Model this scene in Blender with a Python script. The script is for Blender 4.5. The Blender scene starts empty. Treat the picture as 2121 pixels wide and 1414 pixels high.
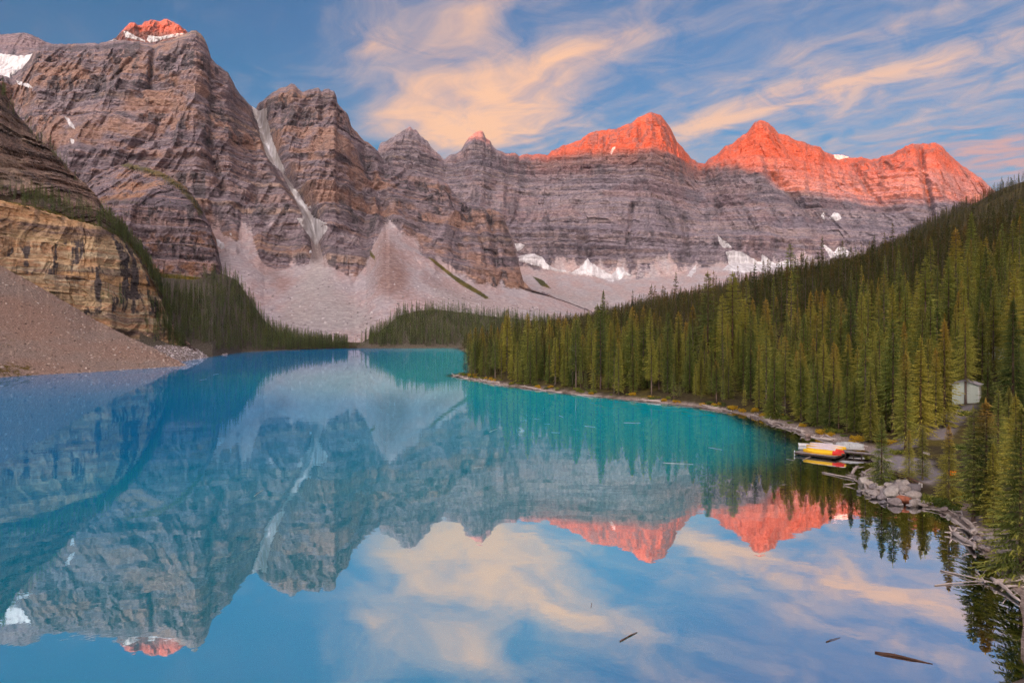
import bpy, bmesh, math, random
import numpy as np
from mathutils import Vector, Matrix

R = math.radians
sc = bpy.context.scene
COL = sc.collection
rng = np.random.default_rng(11)
random.seed(5)

# ------------------------------------------------------------------ camera
F, CX, HY, CH = 1414.0, 1060.5, 692.0, 18.0       # focal length, axis and horizon of the view; eye height over the lake
cam_d = bpy.data.cameras.new('camera'); cam = bpy.data.objects.new('camera', cam_d); COL.objects.link(cam)
cam.location = (0, 0, CH); cam.rotation_euler = (R(90), 0, 0)
cam_d.sensor_width = 36; cam_d.lens = 24.0; cam_d.shift_y = -(707.0 - HY) / 2121.0
cam_d.clip_start = 0.5; cam_d.clip_end = 40000
sc.camera = cam

# ------------------------------------------------------------------ sun, sky, exposure
SUN_EL, SUN_AZ = R(3.0), math.atan(0.40)           # a low sun behind the viewer, a little to the left
SUN_DIR = Vector((math.sin(SUN_AZ) * math.cos(SUN_EL), math.cos(SUN_AZ) * math.cos(SUN_EL), -math.sin(SUN_EL)))
sl = bpy.data.lights.new('sun', 'SUN'); sl.energy = 3.3; sl.angle = R(0.4); sl.color = (1.0, 0.165, 0.0)
so = bpy.data.objects.new('sun', sl); COL.objects.link(so)
so.rotation_euler = SUN_DIR.to_track_quat('-Z', 'Y').to_euler()
sc.view_settings.view_transform = 'Standard'; sc.view_settings.look = 'None'
sc.view_settings.gamma = 1.0; sc.view_settings.use_curve_mapping = False
sc.view_settings.exposure = 2.0
sc.cycles.use_denoising = True; sc.cycles.use_adaptive_sampling = True; sc.cycles.adaptive_threshold = 0.025; sc.cycles.denoising_prefilter = 'NONE'
sc.cycles.max_bounces = 5; sc.cycles.diffuse_bounces = 3; sc.cycles.glossy_bounces = 3
sc.cycles.transparent_max_bounces = 6; sc.cycles.volume_bounces = 0
sc.cycles.caustics_reflective = False; sc.cycles.caustics_refractive = False


class NT:
    """small helper round a node tree"""
    def __init__(s, tree): s.t = tree; s.n = tree.nodes; s.l = tree.links
    def node(s, kind, **kw):
        nd = s.n.new(kind)
        for k, v in kw.items(): setattr(nd, k, v)
        return nd
    def link(s, a, b): s.l.new(a, b)
    def put(s, sock, v):
        if isinstance(v, bpy.types.NodeSocket): s.l.new(v, sock)
        elif v is not None: sock.default_value = v
    def math(s, op, a, b=None, c=None, clamp=False):
        nd = s.n.new('ShaderNodeMath'); nd.operation = op; nd.use_clamp = clamp
        s.put(nd.inputs[0], a); s.put(nd.inputs[1], b)
        if c is not None: s.put(nd.inputs[2], c)
        return nd.outputs[0]
    def vmath(s, op, a, b=None):
        nd = s.n.new('ShaderNodeVectorMath'); nd.operation = op
        s.put(nd.inputs[0], a); s.put(nd.inputs[1], b)
        return nd.outputs['Value'] if op in ('DOT_PRODUCT', 'LENGTH', 'DISTANCE') else nd.outputs[0]
    def rng(s, v, a, b, c=0.0, d=1.0, smooth=True):
        nd = s.n.new('ShaderNodeMapRange'); nd.interpolation_type = 'SMOOTHSTEP' if smooth else 'LINEAR'
        s.put(nd.inputs[0], v)
        for i, x in zip((1, 2, 3, 4), (a, b, c, d)): s.put(nd.inputs[i], x)
        return nd.outputs[0]
    def noise(s, vec, scale, detail=4.0, rough=0.55, dist=0.0, color=False, dims='3D'):
        nd = s.n.new('ShaderNodeTexNoise'); nd.noise_dimensions = dims; s.put(nd.inputs['Vector'], vec)
        nd.inputs['Scale'].default_value = scale; nd.inputs['Detail'].default_value = detail
        nd.inputs['Roughness'].default_value = rough; nd.inputs['Distortion'].default_value = dist
        return nd.outputs['Color' if color else 'Fac']
    def mapping(s, vec, scale=(1, 1, 1), rot=(0, 0, 0), loc=(0, 0, 0)):
        nd = s.n.new('ShaderNodeMapping'); s.put(nd.inputs['Vector'], vec)
        nd.inputs['Scale'].default_value = scale; nd.inputs['Rotation'].default_value = rot; nd.inputs['Location'].default_value = loc
        return nd.outputs[0]
    def mix(s, fac, a, b, mode='MIX'):
        nd = s.n.new('ShaderNodeMix'); nd.data_type = 'RGBA'; nd.blend_type = mode; nd.clamp_factor = True
        s.put(nd.inputs[0], fac)
        for i, x in ((6, a), (7, b)):
            s.put(nd.inputs[i], (*x, 1) if isinstance(x, tuple) and len(x) == 3 else x)
        return nd.outputs[2]
    def ramp(s, fac, stops, interp='LINEAR'):
        nd = s.n.new('ShaderNodeValToRGB'); cr = nd.color_ramp; cr.interpolation = interp
        while len(cr.elements) < len(stops): cr.elements.new(0.5)
        for e, (p, c) in zip(cr.elements, stops): e.position = p; e.color = (*c, 1)
        s.put(nd.inputs[0], fac)
        return nd.outputs[0]
    def attr(s, name, out='Fac'):
        nd = s.n.new('ShaderNodeAttribute'); nd.attribute_name = name
        return nd.outputs[out]


world = bpy.data.worlds.new('World'); sc.world = world; world.use_nodes = True
def build_sky():
    w = NT(world.node_tree); w.n.clear()
    out = w.node('ShaderNodeOutputWorld'); bg = w.node('ShaderNodeBackground'); bg.inputs['Strength'].default_value = 0.15
    w.link(bg.outputs[0], out.inputs[0])
    sky = w.node('ShaderNodeTexSky'); sky.sky_type = 'NISHITA'; sky.sun_disc = False
    sky.sun_elevation = SUN_EL; sky.sun_rotation = R(180) + SUN_AZ
    sky.altitude = 1900; sky.air_density = 1.0; sky.dust_density = 10.0; sky.ozone_density = 1.8
    tc = w.node('ShaderNodeTexCoord'); d = tc.outputs['Generated']
    sep = w.node('ShaderNodeSeparateXYZ'); w.link(d, sep.inputs[0])
    zz = w.math('ADD', w.math('MAXIMUM', sep.outputs[2], 0.0), 0.03)
    # a high cirrus sheet seen in perspective: u runs along the streaks, v across them
    x = w.math('DIVIDE', sep.outputs[0], zz); y = w.math('DIVIDE', sep.outputs[1], zz)
    u = w.math('SUBTRACT', w.math('MULTIPLY', y, 0.8), w.math('MULTIPLY', x, 0.6))
    v = w.math('ADD', w.math('MULTIPLY', x, 0.8), w.math('MULTIPLY', y, 0.6))
    cmb = w.node('ShaderNodeCombineXYZ'); w.link(u, cmb.inputs[0]); w.link(v, cmb.inputs[1]); p = cmb.outputs[0]
    warp = w.vmath('ADD', p, w.vmath('MULTIPLY', w.vmath('SUBTRACT', w.noise(p, 2.2, 1.5, color=True, dims='2D'), (0.5, 0.5, 0.5)), (0.35, 0.24, 0.0)))
    cov = 0.0
    for cu, cv, su, sv, amp in CLOUD_BANKS:
        k = 3.9
        mp = w.mapping(warp, (1 / (su * k), 1 / (sv * k), 1), (0, 0, 0), (-cu / (su * k), -cv / (sv * k), 0))
        g = w.node('ShaderNodeTexGradient', gradient_type='QUADRATIC_SPHERE'); w.link(mp, g.inputs[0])
        cov = w.math('MULTIPLY_ADD', g.outputs['Fac'], amp * 1.1, cov)
    broad = w.rng(w.noise(p, 0.55, 1, dims='2D'), 0.35, 0.65, 0.2, 0.75)          # the same kind of cloud over the rest of the sky
    away = w.rng(sep.outputs[1], 0.6, 0.1)
    cov = w.math('MULTIPLY_ADD', broad, away, cov)
    streak = w.noise(w.mapping(warp, (1.2, 3.8, 1)), 1.6, 6, 0.66, 0.4, dims='2D')
    puff = w.noise(warp, 4.2, 6, 0.66, 0.5, dims='2D')
    tex = w.math('ADD', w.math('MULTIPLY', streak, 0.45), w.math('MULTIPLY', puff, 0.55))
    dens = w.rng(w.math('ADD', w.math('MULTIPLY', cov, 1.0), w.math('MULTIPLY', w.math('SUBTRACT', tex, 0.5), 1.8)), 0.04, 1.28)
    veil = w.math('MULTIPLY', w.rng(tex, 0.30, 0.70), w.math('MULTIPLY', w.rng(v, 1.0, 3.2), 0.72))
    dens = w.math('MINIMUM', w.math('ADD', w.math('MULTIPLY', dens, 0.86), veil), 0.9)
    # the sunlit cloud is peach where thick, pinker where thin or low, and boosted towards the sun as added, unseen fill light
    ccol = w.mix(w.rng(cov, 0.25, 1.0), CLOUD_THIN, CLOUD_THICK)
    ccol = w.mix(w.rng(v, 3.0, 3.8), ccol, CLOUD_LOW)
    tosun = w.math('MAXIMUM', w.vmath('DOT_PRODUCT', d, tuple(-SUN_DIR)), 0.0)
    ccol = w.mix(w.math('MULTIPLY', tosun, 0.75), ccol, (1.12, 1.08, 1.12))
    glow = w.math('MULTIPLY_ADD', w.math('MULTIPLY', tosun, tosun), CLOUD_FILL, 1.0)
    sc_ = w.node('ShaderNodeVectorMath', operation='SCALE'); w.link(ccol, sc_.inputs[0]); w.link(glow, sc_.inputs['Scale']); ccol = sc_.outputs[0]
    skyc = w.node('ShaderNodeHueSaturation'); w.link(sky.outputs[0], skyc.inputs['Color'])
    skyc.inputs['Saturation'].default_value = SKY_SAT; skyc.inputs['Value'].default_value = SKY_VAL
    skyt = w.mix(1.0, skyc.outputs[0], SKY_TINT, 'MULTIPLY')
    w.link(w.mix(dens, skyt, ccol), bg.inputs['Color'])
CLOUD_BANKS = ((2.55, 1.70, .36, .25, 1.0), (1.75, 1.52, .42, .13, .78), (2.02, .95, .22, .09, .8), (1.62, 1.14, .24, .06, .66), (2.35, 1.30, .3, .08, .55), (1.1, 2.50, .55, .13, .60),
               (1.80, 2.44, .28, .09, .52), (1.05, 2.13, .35, .05, .45), (1.2, 3.95, .16, .25, .75), (2.7, .72, .2, .08, .35))
CLOUD_FILL = 27.0
CLOUD_THICK, CLOUD_THIN, CLOUD_LOW = (1.80, 1.05, .62), (1.05, .84, .80), (1.1, .66, .62)
SKY_SAT, SKY_VAL, SKY_TINT = 1.32, 0.46, (0.70, 0.95, 1.03)
build_sky()
world.cycles.sampling_method = 'MANUAL'; world.cycles.sample_map_resolution = 512

# ------------------------------------------------------------------ numeric helpers
def _hash(ix, iy, iz, seed):
    h = (ix * 374761393 + iy * 668265263 + iz * 2147483647 + seed * 1274126177) & 0xffffffff
    h = ((h ^ (h >> 13)) * 1274126177) & 0xffffffff
    h = ((h ^ (h >> 16)) * 2246822519) & 0xffffffff
    return ((h ^ (h >> 15)) & 0xffffff) / float(0xffffff)
def vnoise(x, y, z, seed=0):
    x, y, z = np.broadcast_arrays(np.asarray(x, float), np.asarray(y, float), np.asarray(z, float))
    ix, iy, iz = np.floor(x).astype(np.int64), np.floor(y).astype(np.int64), np.floor(z).astype(np.int64)
    fx, fy, fz = x - ix, y - iy, z - iz
    fx, fy, fz = [t * t * t * (t * (t * 6 - 15) + 10) for t in (fx, fy, fz)]
    r = 0.0
    for dx in (0, 1):
        wx = fx if dx else 1 - fx
        for dy in (0, 1):
            wy = fy if dy else 1 - fy
            for dz in (0, 1):
                wz = fz if dz else 1 - fz
                r = r + wx * wy * wz * _hash(ix + dx, iy + dy, iz + dz, seed)
    return r * 2 - 1
def fbm(x, y, z=0.0, oct=4, seed=0, gain=0.5):
    s, a, n = 0.0, 1.0, 0.0
    for o in range(oct):
        k = 2.03 ** o
        s = s + a * vnoise(np.asarray(x) * k, np.asarray(y) * k, np.asarray(z) * k, seed + 17 * o); n += a; a *= gain
    return s / n
def ridged(x, y, z=0.0, oct=3, seed=0):
    s, a, n = 0.0, 1.0, 0.0
    for o in range(oct):
        k = 2.1 ** o
        s = s + a * (1 - np.abs(vnoise(np.asarray(x) * k, np.asarray(y) * k, np.asarray(z) * k, seed + 31 * o)) * 2); n += a; a *= 0.5
    return s / n
def sstep(a, b, x):
    t = np.clip((np.asarray(x, float) - a) / (b - a), 0, 1); return t * t * (3 - 2 * t)
def interp(x, pts): 
    p = np.array(pts, float); return np.interp(x, p[:, 0], p[:, 1])
def poly_sd(px, py, poly):
    """signed distance to a polygon, negative inside"""
    P = np.array(poly, float); d2 = np.full(np.shape(px), 1e18); inside = np.zeros(np.shape(px), bool)
    n = len(P)
    for i in range(n):
        ax, ay = P[i]; bx, by = P[(i + 1) % n]
        ex, ey = bx - ax, by - ay
        t = np.clip(((px - ax) * ex + (py - ay) * ey) / (ex * ex + ey * ey + 1e-9), 0, 1)
        d2 = np.minimum(d2, (px - ax - t * ex) ** 2 + (py - ay - t * ey) ** 2)
        c = ((ay > py) != (by > py)) & (px < ex * (py - ay) / (ey + 1e-12) + ax)
        inside ^= c
    d = np.sqrt(d2); return np.where(inside, -d, d)
def line_dist(px, py, line):
    P = np.array(line, float); d2 = np.full(np.shape(px), 1e18)
    for i in range(len(P) - 1):
        ax, ay = P[i]; bx, by = P[i + 1]; ex, ey = bx - ax, by - ay
        t = np.clip(((px - ax) * ex + (py - ay) * ey) / (ex * ex + ey * ey + 1e-9), 0, 1)
        d2 = np.minimum(d2, (px - ax - t * ex) ** 2 + (py - ay - t * ey) ** 2)
    return np.sqrt(d2)
def at(px, py, Y): return ((px - CX) / F * Y, Y, CH + (HY - py) / F * Y)
def on_water(px, py, z=0.0):
    Y = F * (CH - z) / (py - HY); return ((px - CX) / F * Y, Y, z)
def project(P):
    return CX + F * P[..., 0] / P[..., 1], HY - F * (P[..., 2] - CH) / P[..., 1]

# ------------------------------------------------------------------ object helpers
def link_obj(name, data, parent=None):
    o = bpy.data.objects.new(name, data); COL.objects.link(o)
    if parent is not None: o.parent = parent
    return o
def tag(o, label=None, cat=None, group=None, kind=None):
    if label: o['label'] = label
    if cat: o['category'] = cat
    if group: o['group'] = group
    if kind: o['kind'] = kind
    return o
def empty(name, loc, rz=0.0, scale=1.0):
    o = link_obj(name, None); o.location = loc; o.rotation_euler = (0, 0, rz); o.scale = (scale,) * 3
    o.empty_display_size = 0.3
    return o
def mesh_from(name, verts, faces, mats, attrs=None, smooth=True, midx=None):
    me = bpy.data.meshes.new(name)
    verts = np.asarray(verts, np.float32)
    if isinstance(faces, np.ndarray):
        k = faces.shape[1]; n = len(faces)
        me.vertices.add(len(verts)); me.vertices.foreach_set('co', verts.ravel())
        me.loops.add(n * k); me.loops.foreach_set('vertex_index', faces.astype(np.int32).ravel())
        me.polygons.add(n); me.polygons.foreach_set('loop_start', np.arange(0, n * k, k, dtype=np.int32))
        me.update(calc_edges=True)
    else:
        me.from_pydata([tuple(map(float, v)) for v in verts], [], faces)
    for m in (mats if isinstance(mats, (list, tuple)) else [mats]): me.materials.append(m)
    if midx is not None: me.polygons.foreach_set('material_index', np.asarray(midx, np.int32))
    me.polygons.foreach_set('use_smooth', np.full(len(me.polygons), smooth))
    for k, a in (attrs or {}).items():
        at_ = me.attributes.new(k, 'FLOAT', 'POINT'); at_.data.foreach_set('value', np.asarray(a, np.float32).ravel())
    me.update()
    return me
def grid_faces(nr, nc):
    i = np.arange(nr - 1)[:, None] * nc + np.arange(nc - 1)[None, :]
    i = i.ravel()
    return np.stack([i, i + 1, i + nc + 1, i + nc], 1)

# ------------------------------------------------------------------ materials
def new_mat(name):
    m = bpy.data.materials.new(name); m.use_nodes = True
    t = NT(m.node_tree); t.n.clear()
    out = t.node('ShaderNodeOutputMaterial'); b = t.node('ShaderNodeBsdfPrincipled'); t.link(b.outputs[0], out.inputs[0])
    b.inputs['Roughness'].default_value = 0.9; b.inputs['Specular IOR Level'].default_value = 0.15
    return m, t, b
def bump(t, b, h, strength=0.5, dist=1.0):
    nd = t.node('ShaderNodeBump'); nd.inputs['Strength'].default_value = strength; nd.inputs['Distance'].default_value = dist
    t.put(nd.inputs['Height'], h); t.link(nd.outputs[0], b.inputs['Normal'])
def obj_coord(t): return t.node('ShaderNodeTexCoord').outputs['Object']
def plain(name, col, rough=0.7, var=0.25, scale=3.0, spec=0.2):
    m, t, b = new_mat(name); c = obj_coord(t)
    n = t.noise(c, scale, 5)
    dark = tuple(x * (1 - var) for x in col); light = tuple(min(1, x * (1 + var)) for x in col)
    t.link(t.mix(t.rng(n, 0.3, 0.7), dark, light), b.inputs['Base Color'])
    b.inputs['Roughness'].default_value = rough; b.inputs['Specular IOR Level'].default_value = spec
    return m

def rock_material(name, bands, rust, stain, talus_col, size=1.0, stain_amt=0.8, rust_glow_amt=0.7, bumpd=6.0):
    """layered cliff rock; the mesh carries its strata, stains, rusty zones, scree and plant cover as attributes"""
    m, t, b = new_mat(name); c = obj_coord(t)
    col = t.ramp(t.attr('strata'), bands)
    col = t.mix(t.math('MULTIPLY', t.attr('rustzone'), rust_glow_amt), col, rust)  # the rust colour also paints the summit glow
    col = t.mix(t.math('MULTIPLY', t.attr('stain'), stain_amt), col, stain)
    fine = t.noise(t.mapping(c, (1 / (11 * size), 1 / (11 * size), 1 / (3.2 * size))), 1.0, 4, 0.7)
    tc_ = t.mix(t.attr('mottle'), talus_col, tuple(x * y for x, y in zip(talus_col, (1.05, 0.86, 0.78))))
    tc_ = t.mix(t.attr('rust'), tc_, (0.26, 0.125, 0.085))
    tc_ = t.mix(t.attr('pale'), tc_, (0.52, 0.48, 0.46))
    edge = t.rng(t.math('ADD', t.attr('talus'), t.math('MULTIPLY', t.math('SUBTRACT', fine, 0.5), 0.35)), 0.42, 0.58)
    rockc = t.mix(t.rng(fine, 0.3, 0.75), t.mix(0.5, col, (0.02, 0.018, 0.022)), t.mix(0.18, col, (0.75, 0.66, 0.62)))
    tc_ = t.mix(t.rng(fine, 0.35, 0.8), t.mix(0.40, tc_, (0.05, 0.042, 0.05)), t.mix(0.25, tc_, (0.8, 0.75, 0.72)))
    col = t.mix(edge, rockc, tc_)
    vf = t.rng(t.math('ADD', t.attr('veg'), t.math('MULTIPLY', t.math('SUBTRACT', fine, 0.5), 0.6)), 0.42, 0.60)
    col = t.mix(vf, col, t.mix(t.math('ADD', t.math('MULTIPLY', t.attr('mottle'), 0.6), t.math('MULTIPLY', fine, 0.4)), VEG_A, VEG_B))
    t.link(col, b.inputs['Base Color'])
    bump(t, b, fine, 0.55, bumpd * size)
    b.inputs['Specular IOR Level'].default_value = 0.1
    return m
VEG_A, VEG_B = (0.035, 0.05, 0.022), (0.20, 0.15, 0.03)
def rock_fields(P, size, dip, seed):
    X, Y, Z = P[..., 0], P[..., 1], P[..., 2]
    k = 600 * size
    wz = Z + dip * X + 70 * size * fbm(X / k, Y / k, Z / k, 4, seed)
    st = fbm(X / (1200 * size), Y / (1200 * size), wz / (52 * size), 3, seed + 2, 0.7)
    thin = fbm(X / (500 * size), Y / (500 * size), wz / (11 * size), 2, seed + 4, 0.6)
    strata = np.clip(0.5 + 0.95 * st + 0.42 * thin, 0, 1)
    patch = fbm(X / (240 * size), Y / (240 * size), wz / (90 * size), 4, seed + 6, 0.6)
    streak = fbm(X / (24 * size), Y / (24 * size), Z / (260 * size), 4, seed + 8, 0.65)
    area = fbm(X / (190 * size), Y / (190 * size), Z / (95 * size), 3, seed + 10)
    stain = np.clip(sstep(-0.02, 0.16, streak) * sstep(-0.02, 0.16, area) * 1.1 + 0.45 * sstep(0.12, 0.30, streak), 0, 1)
    grain = fbm(X / (30 * size), Y / (30 * size), wz / (18 * size), 4, seed + 14, 0.65)
    return {'strata': np.clip(strata + 0.18 * grain, 0, 1), 'rustzone': sstep(0.10, 0.34, patch + 0.25 * grain), 'stain': stain,
            'mottle': sstep(-0.3, 0.35, fbm(X / (45 * size), Y / (80 * size), Z / (60 * size), 5, seed + 12, 0.7))}

PURPLE = [(0.0, (.095, .076, .10)), (0.22, (.25, .19, .225)), (0.40, (.39, .255, .225)), (0.52, (.155, .125, .165)), (0.66, (.34, .265, .29)), (0.82, (.10, .08, .105)), (1.0, (.47, .325, .255))]
GREY = [(0.0, (.135, .115, .16)), (0.22, (.285, .235, .285)), (0.40, (.385, .29, .29)), (0.52, (.205, .18, .235)), (0.66, (.36, .295, .335)), (0.82, (.155, .13, .175)), (1.0, (.435, .335, .31))]
TAN = [(0.0, (.17, .105, .08)), (0.18, (.50, .33, .17)), (0.36, (.68, .52, .29)), (0.52, (.52, .27, .12)), (0.68, (.70, .57, .36)), (0.85, (.27, .17, .12)), (1.0, (.66, .40, .17))]
BROWN = [(0.0, (.075, .048, .038)), (0.3, (.20, .118, .08)), (0.5, (.31, .19, .125)), (0.7, (.12, .076, .058)), (1.0, (.45, .30, .20))]
M = {}
M['massif'] = rock_material('massif_rock', PURPLE, (.42, .22, .13), (.045, .04, .055), (.58, .515, .54), 1.0, 0.85, 0.7)
M['range'] = rock_material('range_rock', GREY, (.33, .080, .030), (.085, .072, .10), (.60, .54, .56), 1.2, 0.7, 0.80)  # the red serves faint rust patches and the painted summit glow
M['buttress'] = rock_material('buttress_rock', PURPLE, (.50, .25, .12), (.04, .035, .045), (.38, .31, .28), 0.5, 0.9, 0.8)
M['tan'] = rock_material('tan_cliff_rock', TAN, (.58, .30, .11), (.04, .03, .03), (.38, .28, .22), 0.22, 1.0, 0.6, 4.0)
M['brown'] = rock_material('brown_slope_rock', BROWN, (.42, .31, .20), (.03, .024, .024), (.28, .21, .17), 0.16, 0.6, 0.5, 6.0)
SIZE = {'massif_rock': (1.0, .06), 'range_rock': (1.1, .04), 'buttress_rock': (.45, .06), 'tan_cliff_rock': (.24, .1), 'brown_slope_rock': (.15, .55)}

def scree_material(name, base, spot, size):
    m, t, b = new_mat(name); c = obj_coord(t)
    a = t.noise(t.mapping(c, (1 / 30, 1 / 60, 1 / 40)), 1.0 / size, 5, 0.6)
    f = t.noise(c, 1.1 / size, 6, 0.75); g = t.noise(c, 0.35 / size, 3, 0.6)
    col = t.mix(t.rng(a, 0.35, 0.65), base, tuple(x * y for x, y in zip(base, (1.15, 0.92, 0.80))))
    col = t.mix(t.rng(f, 0.3, 0.7), t.mix(0.62, col, (0.03, 0.025, 0.02)), t.mix(0.3, col, (0.7, 0.6, 0.5)))
    col = t.mix(t.math('MULTIPLY', t.rng(f, 0.69, 0.75), 0.6), col, spot)
    vf = t.rng(t.math('ADD', t.attr('veg'), t.math('MULTIPLY', t.math('SUBTRACT', g, 0.5), 1.5)), 0.45, 0.7)
    col = t.mix(vf, col, t.mix(t.rng(f, 0.35, 0.6), (0.06, 0.06, 0.02), (0.24, 0.15, 0.03)))
    t.link(col, b.inputs['Base Color']); bump(t, b, f, 1.0, 0.9 * size)
    return m
M['scree'] = scree_material('scree', (.44, .32, .265), (.62, .56, .50), 1.0)
M['grey_scree'] = scree_material('grey_scree', (.20, .18, .175), (.5, .47, .45), 1.0)
def snow_material():
    m, t, b = new_mat('old_snow'); c = obj_coord(t)
    n = t.noise(t.mapping(c, (1 / 18, 1 / 40, 1 / 60)), 1.0, 6, 0.65); f = t.noise(c, 1 / 60.0, 4)
    col = t.mix(t.rng(n, 0.38, 0.62), (.48, .46, .48), (.80, .80, .82))
    col = t.mix(t.math('MULTIPLY', t.attr('dirt'), t.rng(f, 0.3, 0.6)), col, (.33, .29, .27))
    t.link(col, b.inputs['Base Color']); bump(t, b, n, 0.5, 5.0); b.inputs['Roughness'].default_value = 0.6
    return m
M['snow'] = snow_material()

# ------------------------------------------------------------------ the ground: lake bed, shore, right-hand hill
SHORE = np.array([(10, -30), (20, -20), (24, -10), (28, 8), (36, 27), (46.9, 35), (53.8, 38), (60.9, 40.9), (68.2, 43.9), (72.1, 42.8), (77.6, 40.6), (85.4, 44),
                  (95, 50.5), (104.7, 54.8), (116.8, 53.2), (131.9, 52), (149.7, 52), (168.6, 46), (181.8, 36), (202, 20), (235.7, -1.7), (280, -20), (296, -27), (306, -24),
                  (330, -14), (420, -14), (600, -35), (850, -66), (930, -80), (2000, -100)])
def shore_x(Y): return np.interp(Y, SHORE[:, 0], SHORE[:, 1])
def ground_z(X, Y):
    X = np.asarray(X, float); Y = np.asarray(Y, float)
    s = X - shore_x(Y) + 1.2 * fbm(X / 6, Y / 6, 0, 3, 5)
    up = np.interp(s, [0, 2.5, 6, 30, 60, 130, 250, 420, 560, 660, 745, 1200, 5000], [0.0, 0.35, 1.0, 3.6, 9.0, 24, 53, 88, 124, 178, 229, 320, 600])
    up = up + sstep(25, 120, s) * fbm(X / 90, Y / 90, 0, 3, 8) * 5 + sstep(4, 20, s) * fbm(X / 14, Y / 14, 0, 3, 9) * 0.5
    up = up * (1 - sstep(700, 2100, Y))
    near_left = np.clip((X + 0) / -60, 0, 1)
    bed = -np.interp(-s, [0, 6, 20, 60], [0, 0.9, 2.2, 5.0])
    z = np.where(s > 0, up, bed)
    # far end of the lake
    yfar = np.interp(X, [-600, -300, -228, -66, 200], [800, 820, 850, 905, 910])
    far = (Y - yfar) * 0.035
    z = np.where(s <= 0, np.maximum(z, np.where(Y > yfar, np.minimum(far, 8), -5)), z)
    # the rock pile under the viewer
    pile = np.minimum(15.3, (24 - Y) * 0.75) * (1 - sstep(90, 200, np.abs(X + 10)))
    z = np.where(Y < 24, np.maximum(z, pile), z)
    return z
def ray_ground(px, py):
    """where the line of sight through a picture point meets the ground"""
    Y = np.concatenate([np.arange(30, 300, 0.25), np.arange(300, 1500, 2.0)])
    X = (px - CX) / F * Y; zr = CH + (HY - py) / F * Y; zg = np.maximum(ground_z(X, Y), 0.0)
    i = int(np.argmax(zg >= zr)); 
    return float(X[i]), float(Y[i]), float(zg[i])

PATH = [ray_ground(a, b)[:2] for a, b in ((1805, 948), (1862, 945), (1925, 955), (1952, 985), (1925, 1003), (1880, 990))]
PATH_LINE = [ray_ground(a, b)[:2] for a, b in ((1800, 940), (1870, 925), (1890, 900), (1905, 880))]
CLEAR_LINE = [ray_ground(a, b)[:2] for a, b in ((1940, 905), (1965, 870), (1990, 848), (2012, 842))]
def gaxis(segs):
    out = []
    for a, b, st in segs: out.append(np.arange(a, b, st))
    return np.concatenate(out + [[segs[-1][1]]])
def make_ground():
    xs = gaxis([(-5000, -1000, 400), (-1000, -300, 50), (-300, -60, 12), (-60, 30, 3.0), (30, 75, 0.8), (75, 130, 2.0), (130, 300, 6), (300, 900, 20), (900, 5000, 300)])
    ys = gaxis([(-2600, -200, 300), (-200, 20, 20), (20, 45, 2.0), (45, 125, 0.8), (125, 310, 2.0), (310, 600, 8), (600, 1300, 20), (1300, 5200, 300)])
    X, Y = np.meshgrid(xs, ys); Z = ground_z(X, Y)
    s = X - shore_x(Y)
    beach = sstep(-3, -0.5, s) * (1 - sstep(2.0, 4.0, s + 1.5 * fbm(X / 5, Y / 5, 0, 3, 3))) * (Y < 1000)
    sd = np.minimum(poly_sd(X, Y, PATH), np.minimum(line_dist(X, Y, PATH_LINE) - 1.6, line_dist(X, Y, CLEAR_LINE) - 1.8))
    path = 1 - sstep(-0.6, 0.8, sd + 0.7 * fbm(X / 3, Y / 3, 0, 3, 4))
    Z = Z - 0.0 * path
    m, t, b = new_mat('forest_floor'); c = obj_coord(t)
    n = t.noise(c, 0.9, 6, 0.7); g = t.noise(c, 0.12, 4); f = t.noise(c, 4.0, 5, 0.7)
    col = t.mix(t.rng(n, 0.35, 0.65), (.045, .03, .02), (.085, .075, .03))
    col = t.mix(t.rng(g, 0.5, 0.62), col, t.mix(n, (.05, .06, .015), (.17, .12, .03)))
    bc = t.mix(t.rng(f, 0.3, 0.7), (.17, .125, .105), (.42, .35, .31))
    col = t.mix(t.math('MULTIPLY', t.attr('beach'), t.rng(n, 0.25, 0.4)), col, bc)
    pc = t.mix(t.rng(f, 0.3, 0.7), (.22, .20, .21), (.32, .29, .30))
    col = t.mix(t.attr('path'), col, pc)
    bed = t.mix(t.rng(n, 0.3, 0.7), (.035, .028, .018), (.085, .062, .04))
    col = t.mix(t.attr('bed'), col, bed)
    t.link(col, b.inputs['Base Color']); bump(t, b, n, 0.6, 0.3)
    nr, nc = X.shape
    me = mesh_from('ground', np.stack([X, Y, Z], -1).reshape(-1, 3), grid_faces(nr, nc), m,
                   {'beach': beach, 'path': path, 'bed': (Z < -0.02).astype(float)})
    tag(link_obj('ground', me), 'forest floor, gravel shore and wooded hillside along the lake', kind='structure')
make_ground()

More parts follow.
